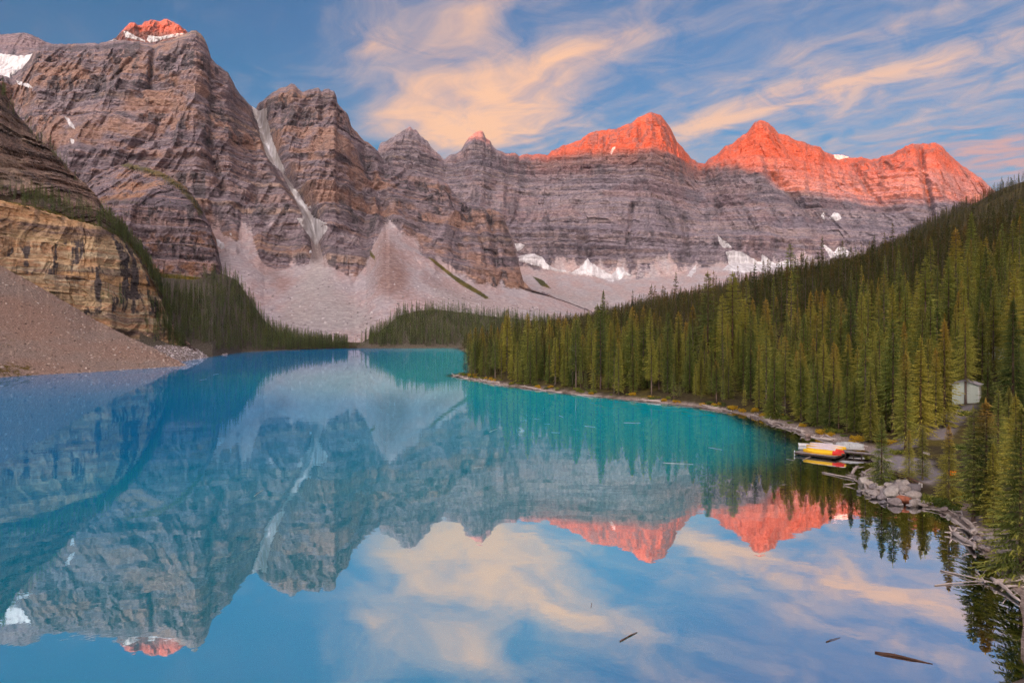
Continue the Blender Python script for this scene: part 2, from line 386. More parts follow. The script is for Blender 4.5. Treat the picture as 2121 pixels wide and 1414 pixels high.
# ------------------------------------------------------------------ the lake
def make_lake():
    xs = gaxis([(-1200, -300, 60), (-300, -60, 12), (-60, 0, 3), (0, 60, 1.5), (60, 110, 5)])
    ys = gaxis([(8, 45, 2.5), (45, 130, 1.5), (130, 310, 4), (310, 960, 15)])
    X, Y = np.meshgrid(xs, ys); s = shore_x(Y) - X
    width = np.interp(Y, [20, 45, 80, 105, 130, 160, 300], [26, 26, 24, 19, 9, 3.5, 3.0])
    shallow = 1 - sstep(0.25, 1.25, s / width + 0.12 * fbm(X / 9, Y / 9, 0, 3, 2))
    silt = sstep(45, 150, Y + 1.3 * np.maximum(-X, 0) + 12 * fbm(X / 60, Y / 60, 0, 3, 6)) * (1 - 0.45 * sstep(170, 320, Y))
    m = bpy.data.materials.new('glacial_water'); m.use_nodes = True; t = NT(m.node_tree); t.n.clear()
    out = t.node('ShaderNodeOutputMaterial'); c = obj_coord(t)
    sh = t.attr('shallow')
    n1 = t.noise(t.mapping(c, (1, 1, 1)), 0.5, 3, 0.5); n2 = t.noise(t.mapping(c, (0.25, 0.9, 1)), 0.16, 3)
    bp = t.node('ShaderNodeBump'); bp.inputs['Strength'].default_value = 0.035; bp.inputs['Distance'].default_value = 0.25
    t.link(t.math('ADD', t.math('MULTIPLY', n1, 0.4), n2), bp.inputs['Height'])
    patch = t.noise(c, 0.012, 4)
    body = t.node('ShaderNodeBsdfDiffuse')
    t.link(t.mix(t.math('MULTIPLY_ADD', t.math('SUBTRACT', patch, 0.5), 0.4, t.attr('shelf'), clamp=True), WATER_A, WATER_B), body.inputs['Color'])
    clear = t.node('ShaderNodeBsdfTransparent'); clear.inputs['Color'].default_value = (.42, .50, .42, 1)
    under = t.node('ShaderNodeMixShader'); t.link(sh, under.inputs[0]); t.link(body.outputs[0], under.inputs[1]); t.link(clear.outputs[0], under.inputs[2])
    gl = t.node('ShaderNodeBsdfGlossy'); gl.inputs['Roughness'].default_value = 0.015; t.link(t.mix(t.attr('tint'), (.97, .98, 1.0), (.46, .80, 1.0)), gl.inputs['Color'])
    t.link(bp.outputs[0], gl.inputs['Normal'])
    # rock flour clouds the middle of the lake, which then shows more of its own colour and mirrors less
    refl = t.math('MULTIPLY_ADD', t.attr('silt'), WATER_R1 - WATER_R0, WATER_R0)
    refl = t.math('MULTIPLY_ADD', sh, 0.14, refl, clamp=True)
    mx = t.node('ShaderNodeMixShader'); t.link(refl, mx.inputs[0]); t.link(under.outputs[0], mx.inputs[1]); t.link(gl.outputs[0], mx.inputs[2])
    t.link(mx.outputs[0], out.inputs[0])
    nr, nc = X.shape
    me = mesh_from('lake', np.stack([X, Y, 0 * X], -1).reshape(-1, 3), grid_faces(nr, nc), m, {'shallow': shallow, 'silt': silt, 'shelf': 1 - sstep(10, 130, s), 'tint': sstep(25, 110, s) * (1 - sstep(140, 300, Y))})
    tag(link_obj('lake', me), 'calm turquoise lake mirroring the mountains', kind='structure')
WATER_A, WATER_B, WATER_R0, WATER_R1 = (.0, .22, .50), (.0, .50, .58), 0.72, 0.52
make_lake()

# ------------------------------------------------------------------ mountains and slopes
SHEETS = {}
def sheet(name, px0, px1, step, rows, segs, mat, label, disp=None, talus_seg=(), fields=None, jag=2.0, seed=1, back=((180, 90), (700, 520)), keep=None):
    """A mountain side: control lines from foot to crest (azimuth -> height angle, distance), filled with displaced rock and closed with a far side."""
    px = np.arange(px0, px1 + step, step, dtype=float); nc = len(px)
    Ys, Zs, tal = [], [], []
    cr = []
    for i, (pl, yl) in enumerate(rows):
        y = interp(px, pl); Y = interp(px, yl)
        if i == len(rows) - 1:
            y = y + jag * (fbm(px / 16, seed, 0.3, 4, seed) * 1.6 + 0.8 * fbm(px / 4.0, seed, 0.7, 2, seed + 3))
        cr.append((Y, CH + (HY - y) / F * Y))
    for i in range(len(cr) - 1):
        n = segs[i]
        for k in range(n):
            f = k / n
            Ys.append(cr[i][0] * (1 - f) + cr[i + 1][0] * f); Zs.append(cr[i][1] * (1 - f) + cr[i + 1][1] * f)
            tal.append(np.full(nc, (i + f) if True else 0))
    Ys.append(cr[-1][0]); Zs.append(cr[-1][1]); tal.append(np.full(nc, len(cr) - 1.0))
    Y = np.array(Ys); Z = np.array(Zs); V = np.array(tal)
    A = np.broadcast_to((px - CX) / F, Y.shape)
    nrm = np.sqrt(1 + A * A)
    pxg = np.broadcast_to(px, Y.shape).copy()
    talus = np.zeros_like(Y); Vt = V
    if 'mountain_' in name and talus_seg: Vt = V - 0.20 * np.clip(fbm(pxg / 34, V * 2.2, 0.4, 4, seed + 40, 0.6) + 0.15, -0.15, 1) * (V > talus_seg[0] + 0.5)
    for i in talus_seg: talus = np.where((Vt >= i) & (Vt < i + 1), 1.0, talus)
    for i in talus_seg:      # soften the contact
        talus = np.where((Vt >= i + 0.8) & (Vt < i + 1), 1 - 0.5 * (Vt - i - 0.8) / 0.2, talus)
        talus = np.where((Vt >= i + 1) & (Vt < i + 1.12), 0.5 * (1 - (Vt - i - 1) / 0.12), talus)
    if disp is not None:
        pyg = HY - F * (Z - CH) / Y
        crest_fade = 1 - sstep(len(cr) - 1 - 0.10, len(cr) - 1, V)
        d = disp(A * Y, Y, Z, V, pxg, pyg, talus) * np.maximum(crest_fade, 0.12)
        Y = Y - d / nrm
    P = np.stack([A * Y, Y, Z], -1)
    nr = Y.shape[0]
    fpx, fpy = project(P)
    attrs = {'talus': talus, 'veg': 0 * talus, 'pale': 0 * talus, 'rust': 0 * talus}
    if mat.name in SIZE: attrs.update(rock_fields(P, *SIZE[mat.name], seed))
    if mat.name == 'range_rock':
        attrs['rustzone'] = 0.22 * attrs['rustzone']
        if name != 'mountain_ridge': attrs['rustzone'] = np.maximum(attrs['rustzone'], 1.5 * sstep(740, 1060, Z + 60 * fbm(P[..., 0] / 150, Z / 60, 0, 3, 5)) * sstep(1000, 1160, pxg) + (name == 'mountain_summit'))  # high summits reddened: sunrise glow painted into the rock colour
    for k, polys in (fields or {}).items():
        a = np.zeros_like(Y)
        for pol, soft, amp in polys:
            if len(pol) == 2 or pol[0] != pol[-1] and soft < 0: dd = line_dist(fpx, fpy, pol); a = np.maximum(a, amp * (1 - sstep(0, -soft, dd)))
            else: a = np.maximum(a, amp * (1 - sstep(-soft, soft, poly_sd(fpx, fpy, pol))))
        attrs[k] = np.maximum(attrs[k], a)
    SHEETS[name] = (P.copy(), fpx, fpy)
    # the far side
    ex = []
    for dy, dz in back:
        Yb = Y[-1] + dy; ex.append(np.stack([(px - CX) / F * Yb, Yb, np.maximum(Z[-1] - dz, -4)], -1))
    P2 = np.concatenate([P, np.array(ex)], 0)
    at2 = {k: np.concatenate([v, np.repeat(v[-1:], len(back), 0)], 0) for k, v in attrs.items()}
    me = mesh_from(name, P2.reshape(-1, 3), grid_faces(P2.shape[0], nc), mat, at2, smooth=mat.name not in SIZE)
    o = link_obj(name, me); tag(o, label, kind='structure')
    return P

def rockface(gully, ledge, rough, size, cot=0.8, seed=1, channels=()):
    def f(X, Y, Z, V, px, py, talus):
        rock = 1 - talus
        warpz = Z + 0.05 * X + 30 * size * fbm(X / (500 * size), Y / (500 * size), Z / (500 * size), 3, seed)
        T = 95.0 * size
        q = warpz / T; q = q + 0.25 * np.sin(q * 1.7); fr = q - np.floor(q)
        d = ledge * (fr - sstep(0.80, 0.98, fr)) * T * cot                       # walls and ledges (towards the viewer below each ledge)
        q2 = warpz / (T * 0.27); fr2 = q2 - np.floor(q2); d = d + 0.55 * ledge * (fr2 - sstep(0.72, 0.98, fr2)) * T * 0.27 * cot
        wx = X + 60 * size * fbm(X / (200 * size), Z / (200 * size), 0, 3, seed + 5)
        d = d + gully * (ridged(wx / (260 * size), Z / (1100 * size), 0.3, 4, seed + 7) - 0.3)
        d = d + 0.42 * gully * (ridged(wx / (75 * size), Z / (1000 * size), 0.6, 3, seed + 9) - 0.3)
        q3 = warpz / (T * 0.09); fr3 = q3 - np.floor(q3); d = d + 0.5 * ledge * (fr3 - sstep(0.7, 0.98, fr3)) * T * 0.09 * cot
        d = d + 0.55 * rough * fbm(X / (60 * size), Y / (60 * size), Z / (60 * size), 5, seed + 11, 0.6)
        for bw_, am in ((46 * size, 0.42 * rough), (17 * size, 0.20 * rough)):      # joints split the beds into blocks
            cx_ = np.floor((wx + 25 * size * fbm(X / (90 * size), Z / (90 * size), 2.0, 2, seed + 21)) / bw_).astype(np.int64); cz_ = np.floor(warpz / (bw_ * 1.3)).astype(np.int64)
            d = d + am * (_hash(cx_, cz_ + 0 * cx_, 0 * cx_ + 3, seed + 23) * 2 - 1)
        for line, wpx, dep in channels:
            if dep > 80: d = d * (1 - 0.85 * np.exp(-(line_dist(px, py, line) / (wpx * 1.2)) ** 2))
        d = d * rock
        d = d + talus * (0.35 * rough * fbm(X / (120 * size), Y / (240 * size), 0, 4, seed + 13) + 0.06 * rough * fbm(X / (9 * size), Y / (9 * size), 0, 3, seed + 15))
        for line, wpx, dep in channels:
            d = d - dep * np.exp(-(line_dist(px, py, line) / wpx) ** 2) * (1 - 0.9 * talus)
        return d
    return f

def cap_patch(sheet_name, poly, label, name='snow_patch', lift=4.0, dirt=0.3, up=3, edge=3.0):
    """a snow field lying on a mountain side, cut to its outline with a ragged edge"""
    P, fpx, fpy = SHEETS[sheet_name]
    pol = np.array(poly, float); x0, y0 = pol.min(0) - 4; x1, y1 = pol.max(0) + 4
    inb = (fpx > x0) & (fpx < x1) & (fpy > y0) & (fpy < y1)
    if inb.sum() < 4: return None
    r, c = np.where(inb); r0, r1, c0, c1 = max(r.min() - 1, 0), min(r.max() + 2, P.shape[0]), max(c.min() - 1, 0), min(c.max() + 2, P.shape[1])
    sub = P[r0:r1, c0:c1]
    nr, nc = sub.shape[:2]
    ri = np.linspace(0, nr - 1, (nr - 1) * up + 1); ci = np.linspace(0, nc - 1, (nc - 1) * up + 1)
    a = np.clip(ri.astype(int), 0, nr - 2); fa = (ri - a)[:, None, None]
    t1 = sub[a] * (1 - fa) + sub[a + 1] * fa
    b = np.clip(ci.astype(int), 0, nc - 2); fb = (ci - b)[None, :, None]
    Q = t1[:, b] * (1 - fb) + t1[:, b + 1] * fb
    qx, qy = project(Q)
    sd = poly_sd(qx, qy, pol) + edge * fbm(qx / 7.0, qy / 7.0, 0.5, 4, 77)
    dirv = Q.copy(); dirv[..., 2] = 0; dirv /= np.linalg.norm(dirv, axis=-1, keepdims=True)
    th = lift * np.clip(-sd / 4.0, 0, 1)[..., None]
    Q = Q - dirv * (th + 0.6) ; Q[..., 2] += th[..., 0] * 0.7 + 0.4
    n1, n2 = Q.shape[:2]
    fc = grid_faces(n1, n2); ins = (sd < 0).ravel()
    fc = fc[ins[fc].sum(1) >= 3]
    if len(fc) < 2: return None
    used = np.unique(fc); mp = -np.ones(n1 * n2, int); mp[used] = np.arange(len(used))
    me = mesh_from(name, Q.reshape(-1, 3)[used], mp[fc], M['snow'], {'dirt': np.full(len(used), dirt)})
    o = link_obj(name, me); tag(o, label, kind='structure')
    return o

# -- far range
RANGE_CREST = [(700, 340), (780, 318), (787, 300), (800, 292), (815, 285), (826, 275), (835, 270), (842, 268), (848, 262), (856, 268), (864, 270), (870, 280), (885, 290), (893, 305), (900, 312), (912, 322), (921, 331),
    (930, 322), (945, 318), (955, 312), (962, 300), (970, 287), (980, 278), (992, 270), (1000, 271), (1006, 285), (1015, 293), (1020, 303), (1030, 312), (1050, 318), (1068, 318), (1075, 325), (1090, 320), (1105, 323), (1118, 318), (1135, 322),
    (1142, 312), (1160, 304), (1180, 298), (1205, 288), (1220, 278), (1245, 270), (1268, 269), (1285, 262), (1310, 253), (1320, 243), (1333, 237), (1350, 233), (1368, 239), (1375, 250), (1388, 265), (1395, 280), (1402, 295), (1413, 305), (1420, 315),
    (1432, 328), (1445, 336), (1460, 338), (1476, 326), (1490, 318), (1502, 303), (1516, 300), (1528, 289), (1538, 282), (1548, 276), (1556, 265), (1563, 253), (1575, 249), (1590, 254), (1602, 264), (1612, 276), (1625, 280), (1640, 288), (1652, 293), (1665, 293), (1680, 302),
    (1697, 304), (1708, 315), (1725, 322), (1745, 323), (1765, 327), (1785, 326), (1805, 333), (1816, 330), (1825, 324), (1850, 320), (1862, 312), (1875, 302), (1890, 298), (1915, 299), (1938, 298), (1952, 304), (1960, 314), (1975, 328), (1995, 345), (2015, 358), (2035, 373), (2060, 395), (2120, 440), (2260, 520)]
RANGE_TALUS = [(700, 600), (1000, 560), (1060, 552), (1130, 560), (1200, 572), (1300, 578), (1400, 570), (1450, 556), (1520, 548), (1600, 550), (1800, 540), (2260, 545)]
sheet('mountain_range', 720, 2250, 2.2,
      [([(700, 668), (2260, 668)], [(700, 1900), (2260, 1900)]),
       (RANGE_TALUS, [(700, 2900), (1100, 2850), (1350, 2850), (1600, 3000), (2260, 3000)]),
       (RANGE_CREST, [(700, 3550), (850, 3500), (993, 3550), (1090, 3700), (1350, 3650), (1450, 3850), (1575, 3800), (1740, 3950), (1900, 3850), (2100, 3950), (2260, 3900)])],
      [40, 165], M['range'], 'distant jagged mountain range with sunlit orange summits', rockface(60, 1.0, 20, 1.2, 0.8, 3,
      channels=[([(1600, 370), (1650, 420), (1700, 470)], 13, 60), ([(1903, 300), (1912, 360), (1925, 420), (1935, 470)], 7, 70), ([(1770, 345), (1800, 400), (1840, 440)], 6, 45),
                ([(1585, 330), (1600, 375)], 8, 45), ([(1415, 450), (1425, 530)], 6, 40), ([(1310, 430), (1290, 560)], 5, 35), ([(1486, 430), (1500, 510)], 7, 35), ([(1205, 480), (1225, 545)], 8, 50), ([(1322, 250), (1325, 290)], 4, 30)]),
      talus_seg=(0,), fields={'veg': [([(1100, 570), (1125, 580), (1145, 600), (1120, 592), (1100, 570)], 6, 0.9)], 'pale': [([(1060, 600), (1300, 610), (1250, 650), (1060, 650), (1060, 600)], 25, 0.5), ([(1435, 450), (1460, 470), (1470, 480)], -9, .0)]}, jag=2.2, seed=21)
# -- left massif with its scree cones
MASSIF_CREST = [(-300, 200), (-80, 165), (0, 156), (25, 166), (40, 150), (60, 125), (72, 104), (78, 97), (110, 92), (140, 94), (200, 91), (222, 88), (238, 84), (262, 86), (290, 90), (330, 90), (350, 86), (372, 78), (385, 74), (396, 66), (406, 64), (414, 70), (424, 84), (431, 100), (437, 122), (444, 130), (458, 142), (472, 152), (482, 168), (488, 182), (499, 198), (508, 207), (516, 214), (524, 222), (530, 224),
    (534, 214), (545, 208), (558, 200), (570, 190), (578, 184), (592, 180), (605, 174), (618, 184), (628, 191), (640, 189), (652, 186), (660, 185), (667, 193), (671, 188), (682, 186), (692, 190), (697, 200), (699, 214), (710, 228), (722, 242), (727, 262), (738, 275), (748, 287), (757, 294), (768, 302), (778, 310), (784, 318),
    (792, 338), (830, 348), (870, 360), (905, 372), (925, 380), (943, 404), (967, 424), (1014, 431), (1041, 444), (1050, 466), (1062, 496), (1069, 520), (1077, 556), (1084, 586), (1100, 600), (1140, 612), (1190, 630), (1250, 655), (1280, 664)]
MASSIF_TALUS = [(-300, 520), (440, 480), (475, 488), (520, 520), (548, 548), (575, 556), (605, 556), (630, 549), (655, 543), (680, 548), (705, 562), (735, 578), (758, 552), (778, 500), (792, 470), (806, 466), (830, 484), (870, 520), (905, 548), (950, 572), (1000, 590), (1040, 596), (1084, 602), (1100, 604), (1140, 615), (1190, 632), (1250, 657), (1280, 666)]
COULOIR = [(528, 216), (545, 265), (562, 310), (580, 350), (602, 385), (630, 420), (645, 450), (655, 490), (660, 530)]
sheet('mountain_massif', -300, 1280, 2.2,
      [([(-300, 718), (1000, 714), (1100, 690), (1280, 672)], [(-300, 1000), (1000, 1000), (1280, 1300)]),
       (MASSIF_TALUS, [(-300, 1500), (440, 1560), (540, 1480), (655, 1500), (735, 1440), (800, 1640), (900, 1560), (1000, 1560), (1085, 1650), (1280, 1700)]),
       (MASSIF_CREST, [(-300, 2300), (110, 2350), (400, 2250), (530, 2420), (600, 2300), (690, 2250), (784, 2400), (925, 2280), (1041, 2080), (1077, 1740), (1100, 1680), (1280, 1720)])],
      [85, 190], M['massif'], 'tall layered mountain massif with grey scree cones at its foot',
      rockface(62, 1.0, 20, 1.0, 0.85, 5, channels=[(COULOIR, 13, 85), ([(752, 330), (790, 420), (800, 470)], 12, 60), ([(320, 90), (310, 190)], 5, 35), ([(930, 400), (1000, 500)], 9, 35), ([(430, 300), (460, 400)], 8, 40), ([(1015, 440), (1030, 560)], 6, 40)]),
      talus_seg=(0,),
      fields={'veg': [([(880, 528), (900, 536), (940, 568), (1000, 605), (1020, 620), (1005, 620), (955, 592), (900, 548), (880, 528)], 5, .72), ([(760, 508), (778, 530), (780, 545), (766, 532), (760, 508)], 4, 0.7),
                      ([(1040, 600), (1060, 615), (1050, 625), (1035, 610), (1040, 600)], 6, 0.45)],
              'talus': [([(575, 345), (596, 370), (622, 405), (652, 470), (664, 515), (676, 562), (636, 562), (647, 520), (640, 480), (605, 400), (575, 345)], 3, 1.0), ([(560, 430), (585, 460), (570, 500), (545, 470), (560, 430)], 14, 0.5), ([(700, 470), (760, 490), (750, 520), (690, 500), (700, 470)], 14, .5)],
              'pale': [([(568, 330), (582, 345), (625, 405), (650, 462), (672, 480), (664, 530), (700, 600), (760, 650), (800, 690), (560, 690), (600, 620), (640, 545), (646, 490), (600, 400), (568, 330)], 22, 0.75), ([(900, 600), (1100, 630), (1200, 660), (900, 690), (900, 600)], 30, .6)],
              'rust': [([(795, 470), (830, 520), (850, 570), (845, 610), (800, 615), (775, 590), (780, 520), (795, 470)], 22, 0.75), ([(560, 540), (600, 580), (590, 610), (550, 570), (560, 540)], 20, 0.5), ([(880, 560), (960, 610), (1000, 628), (950, 625), (870, 580), (880, 560)], 14, .5)]},
      jag=2.0, seed=31)
# -- rounded buttress in front of it
sheet('mountain_buttress', 120, 480, 1.6,
      [([(120, 660), (480, 660)], [(120, 1150), (480, 1150)]),
       ([(120, 560), (250, 585), (350, 575), (420, 580), (460, 585), (480, 600)], [(120, 1240), (480, 1240)]),
       ([(120, 440), (200, 435), (330, 430), (400, 432), (430, 470), (446, 505), (452, 540), (462, 580), (480, 605)], [(120, 1290), (300, 1270), (430, 1290), (480, 1300)]),
       ([(120, 420), (160, 398), (200, 364), (235, 345), (265, 337), (300, 345), (335, 356), (362, 372), (385, 388), (402, 408), (418, 432), (434, 465), (448, 498), (455, 536), (465, 576), (480, 603)], [(120, 1480), (265, 1560), (400, 1450), (450, 1330), (480, 1310)])],
      [20, 80, 50], M['buttress'], 'rounded dark rock buttress with orange streaked wall below the massif', rockface(32, 1.0, 11, 0.42, 0.45, 9), talus_seg=(0,),
      fields={'veg': [([(255, 340), (300, 352), (335, 362), (372, 385), (400, 415), (415, 440)], -26, 0.56), ([(160, 410), (240, 400), (330, 420), (300, 430), (180, 430), (160, 410)], 10, .45), ([(300, 560), (480, 580), (480, 660), (300, 660), (300, 560)], 8, .8)]}, jag=1.4, seed=41)
# -- snowy summit and ridge far behind
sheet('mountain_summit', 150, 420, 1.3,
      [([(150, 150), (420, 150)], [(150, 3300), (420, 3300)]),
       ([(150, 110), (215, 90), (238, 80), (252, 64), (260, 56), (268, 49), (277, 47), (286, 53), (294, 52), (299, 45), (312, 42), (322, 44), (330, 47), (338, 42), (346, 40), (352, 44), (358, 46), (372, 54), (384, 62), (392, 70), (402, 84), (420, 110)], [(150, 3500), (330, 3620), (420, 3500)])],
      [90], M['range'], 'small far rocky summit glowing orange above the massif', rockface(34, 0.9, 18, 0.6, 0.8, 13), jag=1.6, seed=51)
sheet('mountain_ridge', -300, 150, 1.8,
      [([(-300, 190), (150, 190)], [(-300, 2650), (150, 2650)]),
       ([(-300, 60), (-60, 84), (0, 72), (25, 70), (50, 68), (66, 73), (88, 84), (110, 92), (150, 120)], [(-300, 3000), (150, 3000)])],
      [60], M['range'], 'pale rounded ridge with a hanging glacier behind the massif', rockface(18, 0.7, 10, 0.8, 0.8, 15), jag=1.2, seed=61)

cap_patch('mountain_ridge', [(-60, 112), (0, 113), (40, 118), (72, 112), (68, 136), (40, 146), (24, 158), (20, 172), (-60, 165)], 'pale hanging glacier high on the ridge above the cliffs', 'glacier', 10, 0.15)
for pol, lab in (([(255, 64), (264, 66), (282, 76), (300, 84), (302, 88), (280, 82), (260, 78)], 'snow strip under the glowing far summit'),
                 ([(306, 74), (330, 77), (352, 72), (388, 68), (380, 73), (352, 79), (330, 84), (312, 90), (304, 84)], 'broad snow field on the base of the glowing far summit'),
                 ([(214, 91), (236, 82), (264, 86), (240, 92), (224, 94)], 'thin snow band on the massif skyline')):
    cap_patch('mountain_summit', pol, lab, lift=5, edge=1.5)
for pol, lab, d in (([(522, 220), (536, 230), (553, 224), (553, 244), (560, 276), (570, 304), (582, 334), (596, 362), (588, 362), (572, 346), (558, 336), (548, 312), (540, 288), (535, 262), (527, 242)], 'dirty snow filling the top of the steep couloir', .8),
                    ([(596, 384), (618, 398), (640, 420), (645, 432), (638, 432), (646, 445), (656, 453), (676, 463), (679, 474), (668, 490), (658, 506), (652, 508), (644, 494), (632, 478), (616, 458), (614, 452), (628, 452), (624, 436), (612, 412)], 'large snow fan low in the couloir above the scree cone', .45),
                    ([(444, 494), (452, 496), (464, 506), (466, 514), (458, 517), (448, 508)], 'bright snow patch beside the rounded buttress', .0),
                    ([(640, 520), (645, 517), (647, 524), (641, 526)], 'tiny snow patch at the neck of the scree cone', 0.),
                    ([(473, 483), (481, 482), (480, 490)], 'small snow fleck above the bright snow patch', 0.),
                    ([(134, 242), (143, 246), (152, 258), (158, 270), (150, 268), (141, 257)], 'narrow snow streak on the cliff of the massif', .1),
                    ([(146, 288), (154, 290), (153, 299), (147, 298)], 'small snow spot under the narrow snow streak', .1),
                    ([(30, 166), (46, 170), (62, 176), (69, 184), (52, 181), (38, 175)], 'snow ledge under the hanging glacier', .1)):
    cap_patch('mountain_massif', pol, lab, dirt=d, edge=2.2)
for pol, lab in (([(1066, 504), (1090, 507), (1084, 514), (1072, 520)], 'small snow patch by the massif edge on the far range'),
                 ([(1074, 532), (1090, 527), (1108, 525), (1124, 534), (1130, 543), (1148, 556), (1186, 564), (1160, 563), (1130, 558), (1095, 546), (1076, 542)], 'long curved snow bank at the foot of the far range'),
                 ([(1180, 566), (1196, 558), (1208, 547), (1217, 535), (1224, 544), (1244, 556), (1262, 567), (1287, 580), (1270, 584), (1250, 578), (1232, 572), (1208, 570)], 'pointed snow cone at the foot of the far range'),
                 ([(1264, 572), (1274, 562), (1279, 553), (1290, 554), (1296, 563), (1314, 573), (1296, 570), (1286, 580)], 'small snow cone beside the pointed snow cone'),
                 ([(1486, 486), (1496, 496), (1508, 504), (1516, 514), (1500, 514), (1490, 506)], 'snow chute above the widest snow field of the range'),
                 ([(1503, 522), (1520, 518), (1540, 524), (1562, 538), (1576, 544), (1578, 528), (1588, 534), (1604, 546), (1636, 538), (1640, 548), (1590, 562), (1540, 566), (1496, 560), (1510, 548)], 'widest snow field under the pyramid peak'),
                 ([(1422, 572), (1432, 558), (1442, 548), (1442, 562), (1432, 574)], 'short slanting snow patch left of the widest snow field'),
                 ([(1703, 506), (1716, 512), (1726, 522), (1736, 512), (1748, 512), (1762, 524), (1758, 536), (1720, 534)], 'forked snow patch just above the forest ridge'),
                 ([(1716, 452), (1728, 440), (1738, 442), (1742, 452), (1730, 459)], 'snow patch high above the forked snow patch'),
                 ([(1698, 448), (1708, 438), (1708, 456)], 'snow sliver beside the high snow patch'),
                 ([(1264, 318), (1268, 308), (1275, 303), (1273, 310), (1267, 321)], 'snow streak under the long glowing ridge'),
                 ([(1726, 320), (1745, 321), (1762, 326), (1740, 331), (1728, 329)], 'snow crest between the pyramid and the domed peak')):
    cap_patch('mountain_range', pol, lab, dirt=0.12, lift=6, edge=2.4)

# -- near left cliff, ledge and dark upper slope
CL_TOP = [(-400, 340), (0, 414), (60, 428), (100, 440), (160, 458), (205, 470), (240, 488), (275, 522), (300, 552), (322, 590), (334, 620), (345, 655), (370, 700), (410, 738)]
sheet('rock_cliff', -400, 410, 1.5,
      [([(-400, 440), (-150, 530), (0, 585), (100, 640), (200, 695), (300, 728), (340, 735), (410, 745)], [(-400, 390), (0, 420), (330, 500), (410, 520)]),
       (CL_TOP, [(-400, 410), (0, 442), (200, 470), (330, 520), (410, 526)])],
      [120], M['tan'], 'near tan and orange cliff wall streaked with dark stains', rockface(11, 0.8, 3.2, 0.17, 0.2, 17), jag=2.5, seed=71, back=((3, -0.5), (30, 6), (60, 40)),
      fields={'veg': [([(150, 600), (200, 606), (330, 650), (330, 740), (250, 720), (160, 640), (150, 600)], 12, .35)]})
sheet('rock_slope', -400, 410, 1.6,
      [([(a, b + 6) for a, b in CL_TOP], [(-400, 412), (0, 445), (200, 473), (330, 522), (410, 528)]),
       ([(a, b - 10 - 14 * (a < 220)) for a, b in CL_TOP], [(-400, 440), (0, 476), (200, 500), (300, 528), (410, 531)]),
       ([(-400, -260), (-150, 10), (0, 172), (18, 205), (40, 243), (75, 282), (110, 314), (150, 356), (200, 404), (222, 440), (240, 468), (280, 512), (302, 536), (332, 598), (348, 648), (372, 694), (410, 734)], [(-400, 760), (0, 660), (200, 590), (300, 545), (410, 533)])],
      [22, 110], M['brown'], 'steep dark brown rock slope with bushes above the tan cliff', rockface(14, 0.9, 6.0, 0.16, 0.35, 19), jag=2.5, seed=81, back=((40, 15), (260, 300)),
      fields={'veg': [([(-50, 410), (100, 440), (240, 485)], -26, .62), ([(0, 180), (60, 262), (110, 312), (200, 400), (240, 470)], -14, .5), ([(240, 470), (300, 540), (335, 610)], -16, .6)]})
sheet('scree_slope', -500, 388, 2.0,
      [([(-500, 830), (-150, 798), (0, 784), (200, 772), (330, 763), (388, 759)], [(p, F * (CH + 0.4) / (y - HY)) for p, y in ((-500, 830), (-150, 798), (0, 784), (200, 772), (330, 763), (388, 759))]),
       ([(-500, 300), (-150, 470), (0, 550), (60, 582), (100, 604), (150, 634), (200, 664), (260, 694), (320, 722), (360, 742), (388, 757)], [(-500, 395), (0, 405), (200, 415), (388, 402)])],
      [110], M['scree'], 'near brown scree cone sloping into the lake', lambda X, Y, Z, V, px, py, t: 2.2 * fbm(X / 35, Z / 35, 0, 3, 3) + 0.5 * fbm(X / 2.2, Y / 2.2, Z / 2.2, 4, 4, 0.65), jag=0.8, seed=91, back=((4, 3), (30, 40)),
      fields={'veg': [([(-200, 740), (60, 748), (90, 770), (60, 790), (-200, 790), (-200, 740)], 14, .55), ([(0, 690), (40, 700), (60, 730), (0, 730), (0, 690)], 12, .4), ([(240, 720), (300, 752), (290, 765), (250, 745), (240, 720)], 8, .4)]})
sheet('shore_scree', 280, 470, 1.5,
      [([(280, 757), (330, 754), (380, 750), (420, 743), (445, 738), (470, 735)], [(p, F * (CH + 0.3) / (y - HY)) for p, y in ((280, 757), (330, 754), (380, 750), (420, 743), (445, 738), (470, 735))]),
       ([(280, 690), (330, 703), (350, 706), (390, 714), (420, 724), (445, 735), (470, 733)], [(280, 515), (400, 540), (470, 600)])],
      [40], M['grey_scree'], 'grey rubble fan on the shore behind the brown scree', lambda X, Y, Z, V, px, py, t: 0.8 * fbm(X / 3, Y / 3, Z / 3, 4, 6, 0.6), jag=1.0, seed=95, back=((6, 4), (30, 30)),
      fields={'veg': [([(290, 690), (340, 700), (400, 715), (340, 715), (290, 710), (290, 690)], 5, .8)]})
# -- wooded slope left of the far shore, wooded mound at the lake's end
M['under'] = scree_material('undergrowth', (.05, .055, .025), (.1, .1, .05), 1.0)
LEFT_WOOD = sheet('wooded_slope', 290, 720, 2.5,
      [([(290, 752), (440, 740), (500, 730), (590, 726), (680, 723), (720, 722)], [(p, F * (CH + 0.3) / (y - HY)) for p, y in ((290, 752), (440, 740), (500, 730), (590, 726), (680, 723), (720, 722))]),
       ([(290, 560), (340, 575), (400, 580), (460, 566), (490, 580), (520, 622), (545, 660), (575, 688), (620, 704), (680, 714), (720, 719)], [(290, 700), (400, 780), (460, 860), (530, 880), (620, 880), (720, 900)])],
      [50], M['under'], 'steep wooded slope rising from the far left shore', lambda X, Y, Z, V, px, py, t: 5 * fbm(X / 40, Z / 40, 0, 3, 3), jag=1.0, seed=97, back=((60, 20), (200, 120)),
      fields={'veg': [([(290, 540), (720, 540), (720, 760), (290, 760), (290, 540)], 5, .22)]})
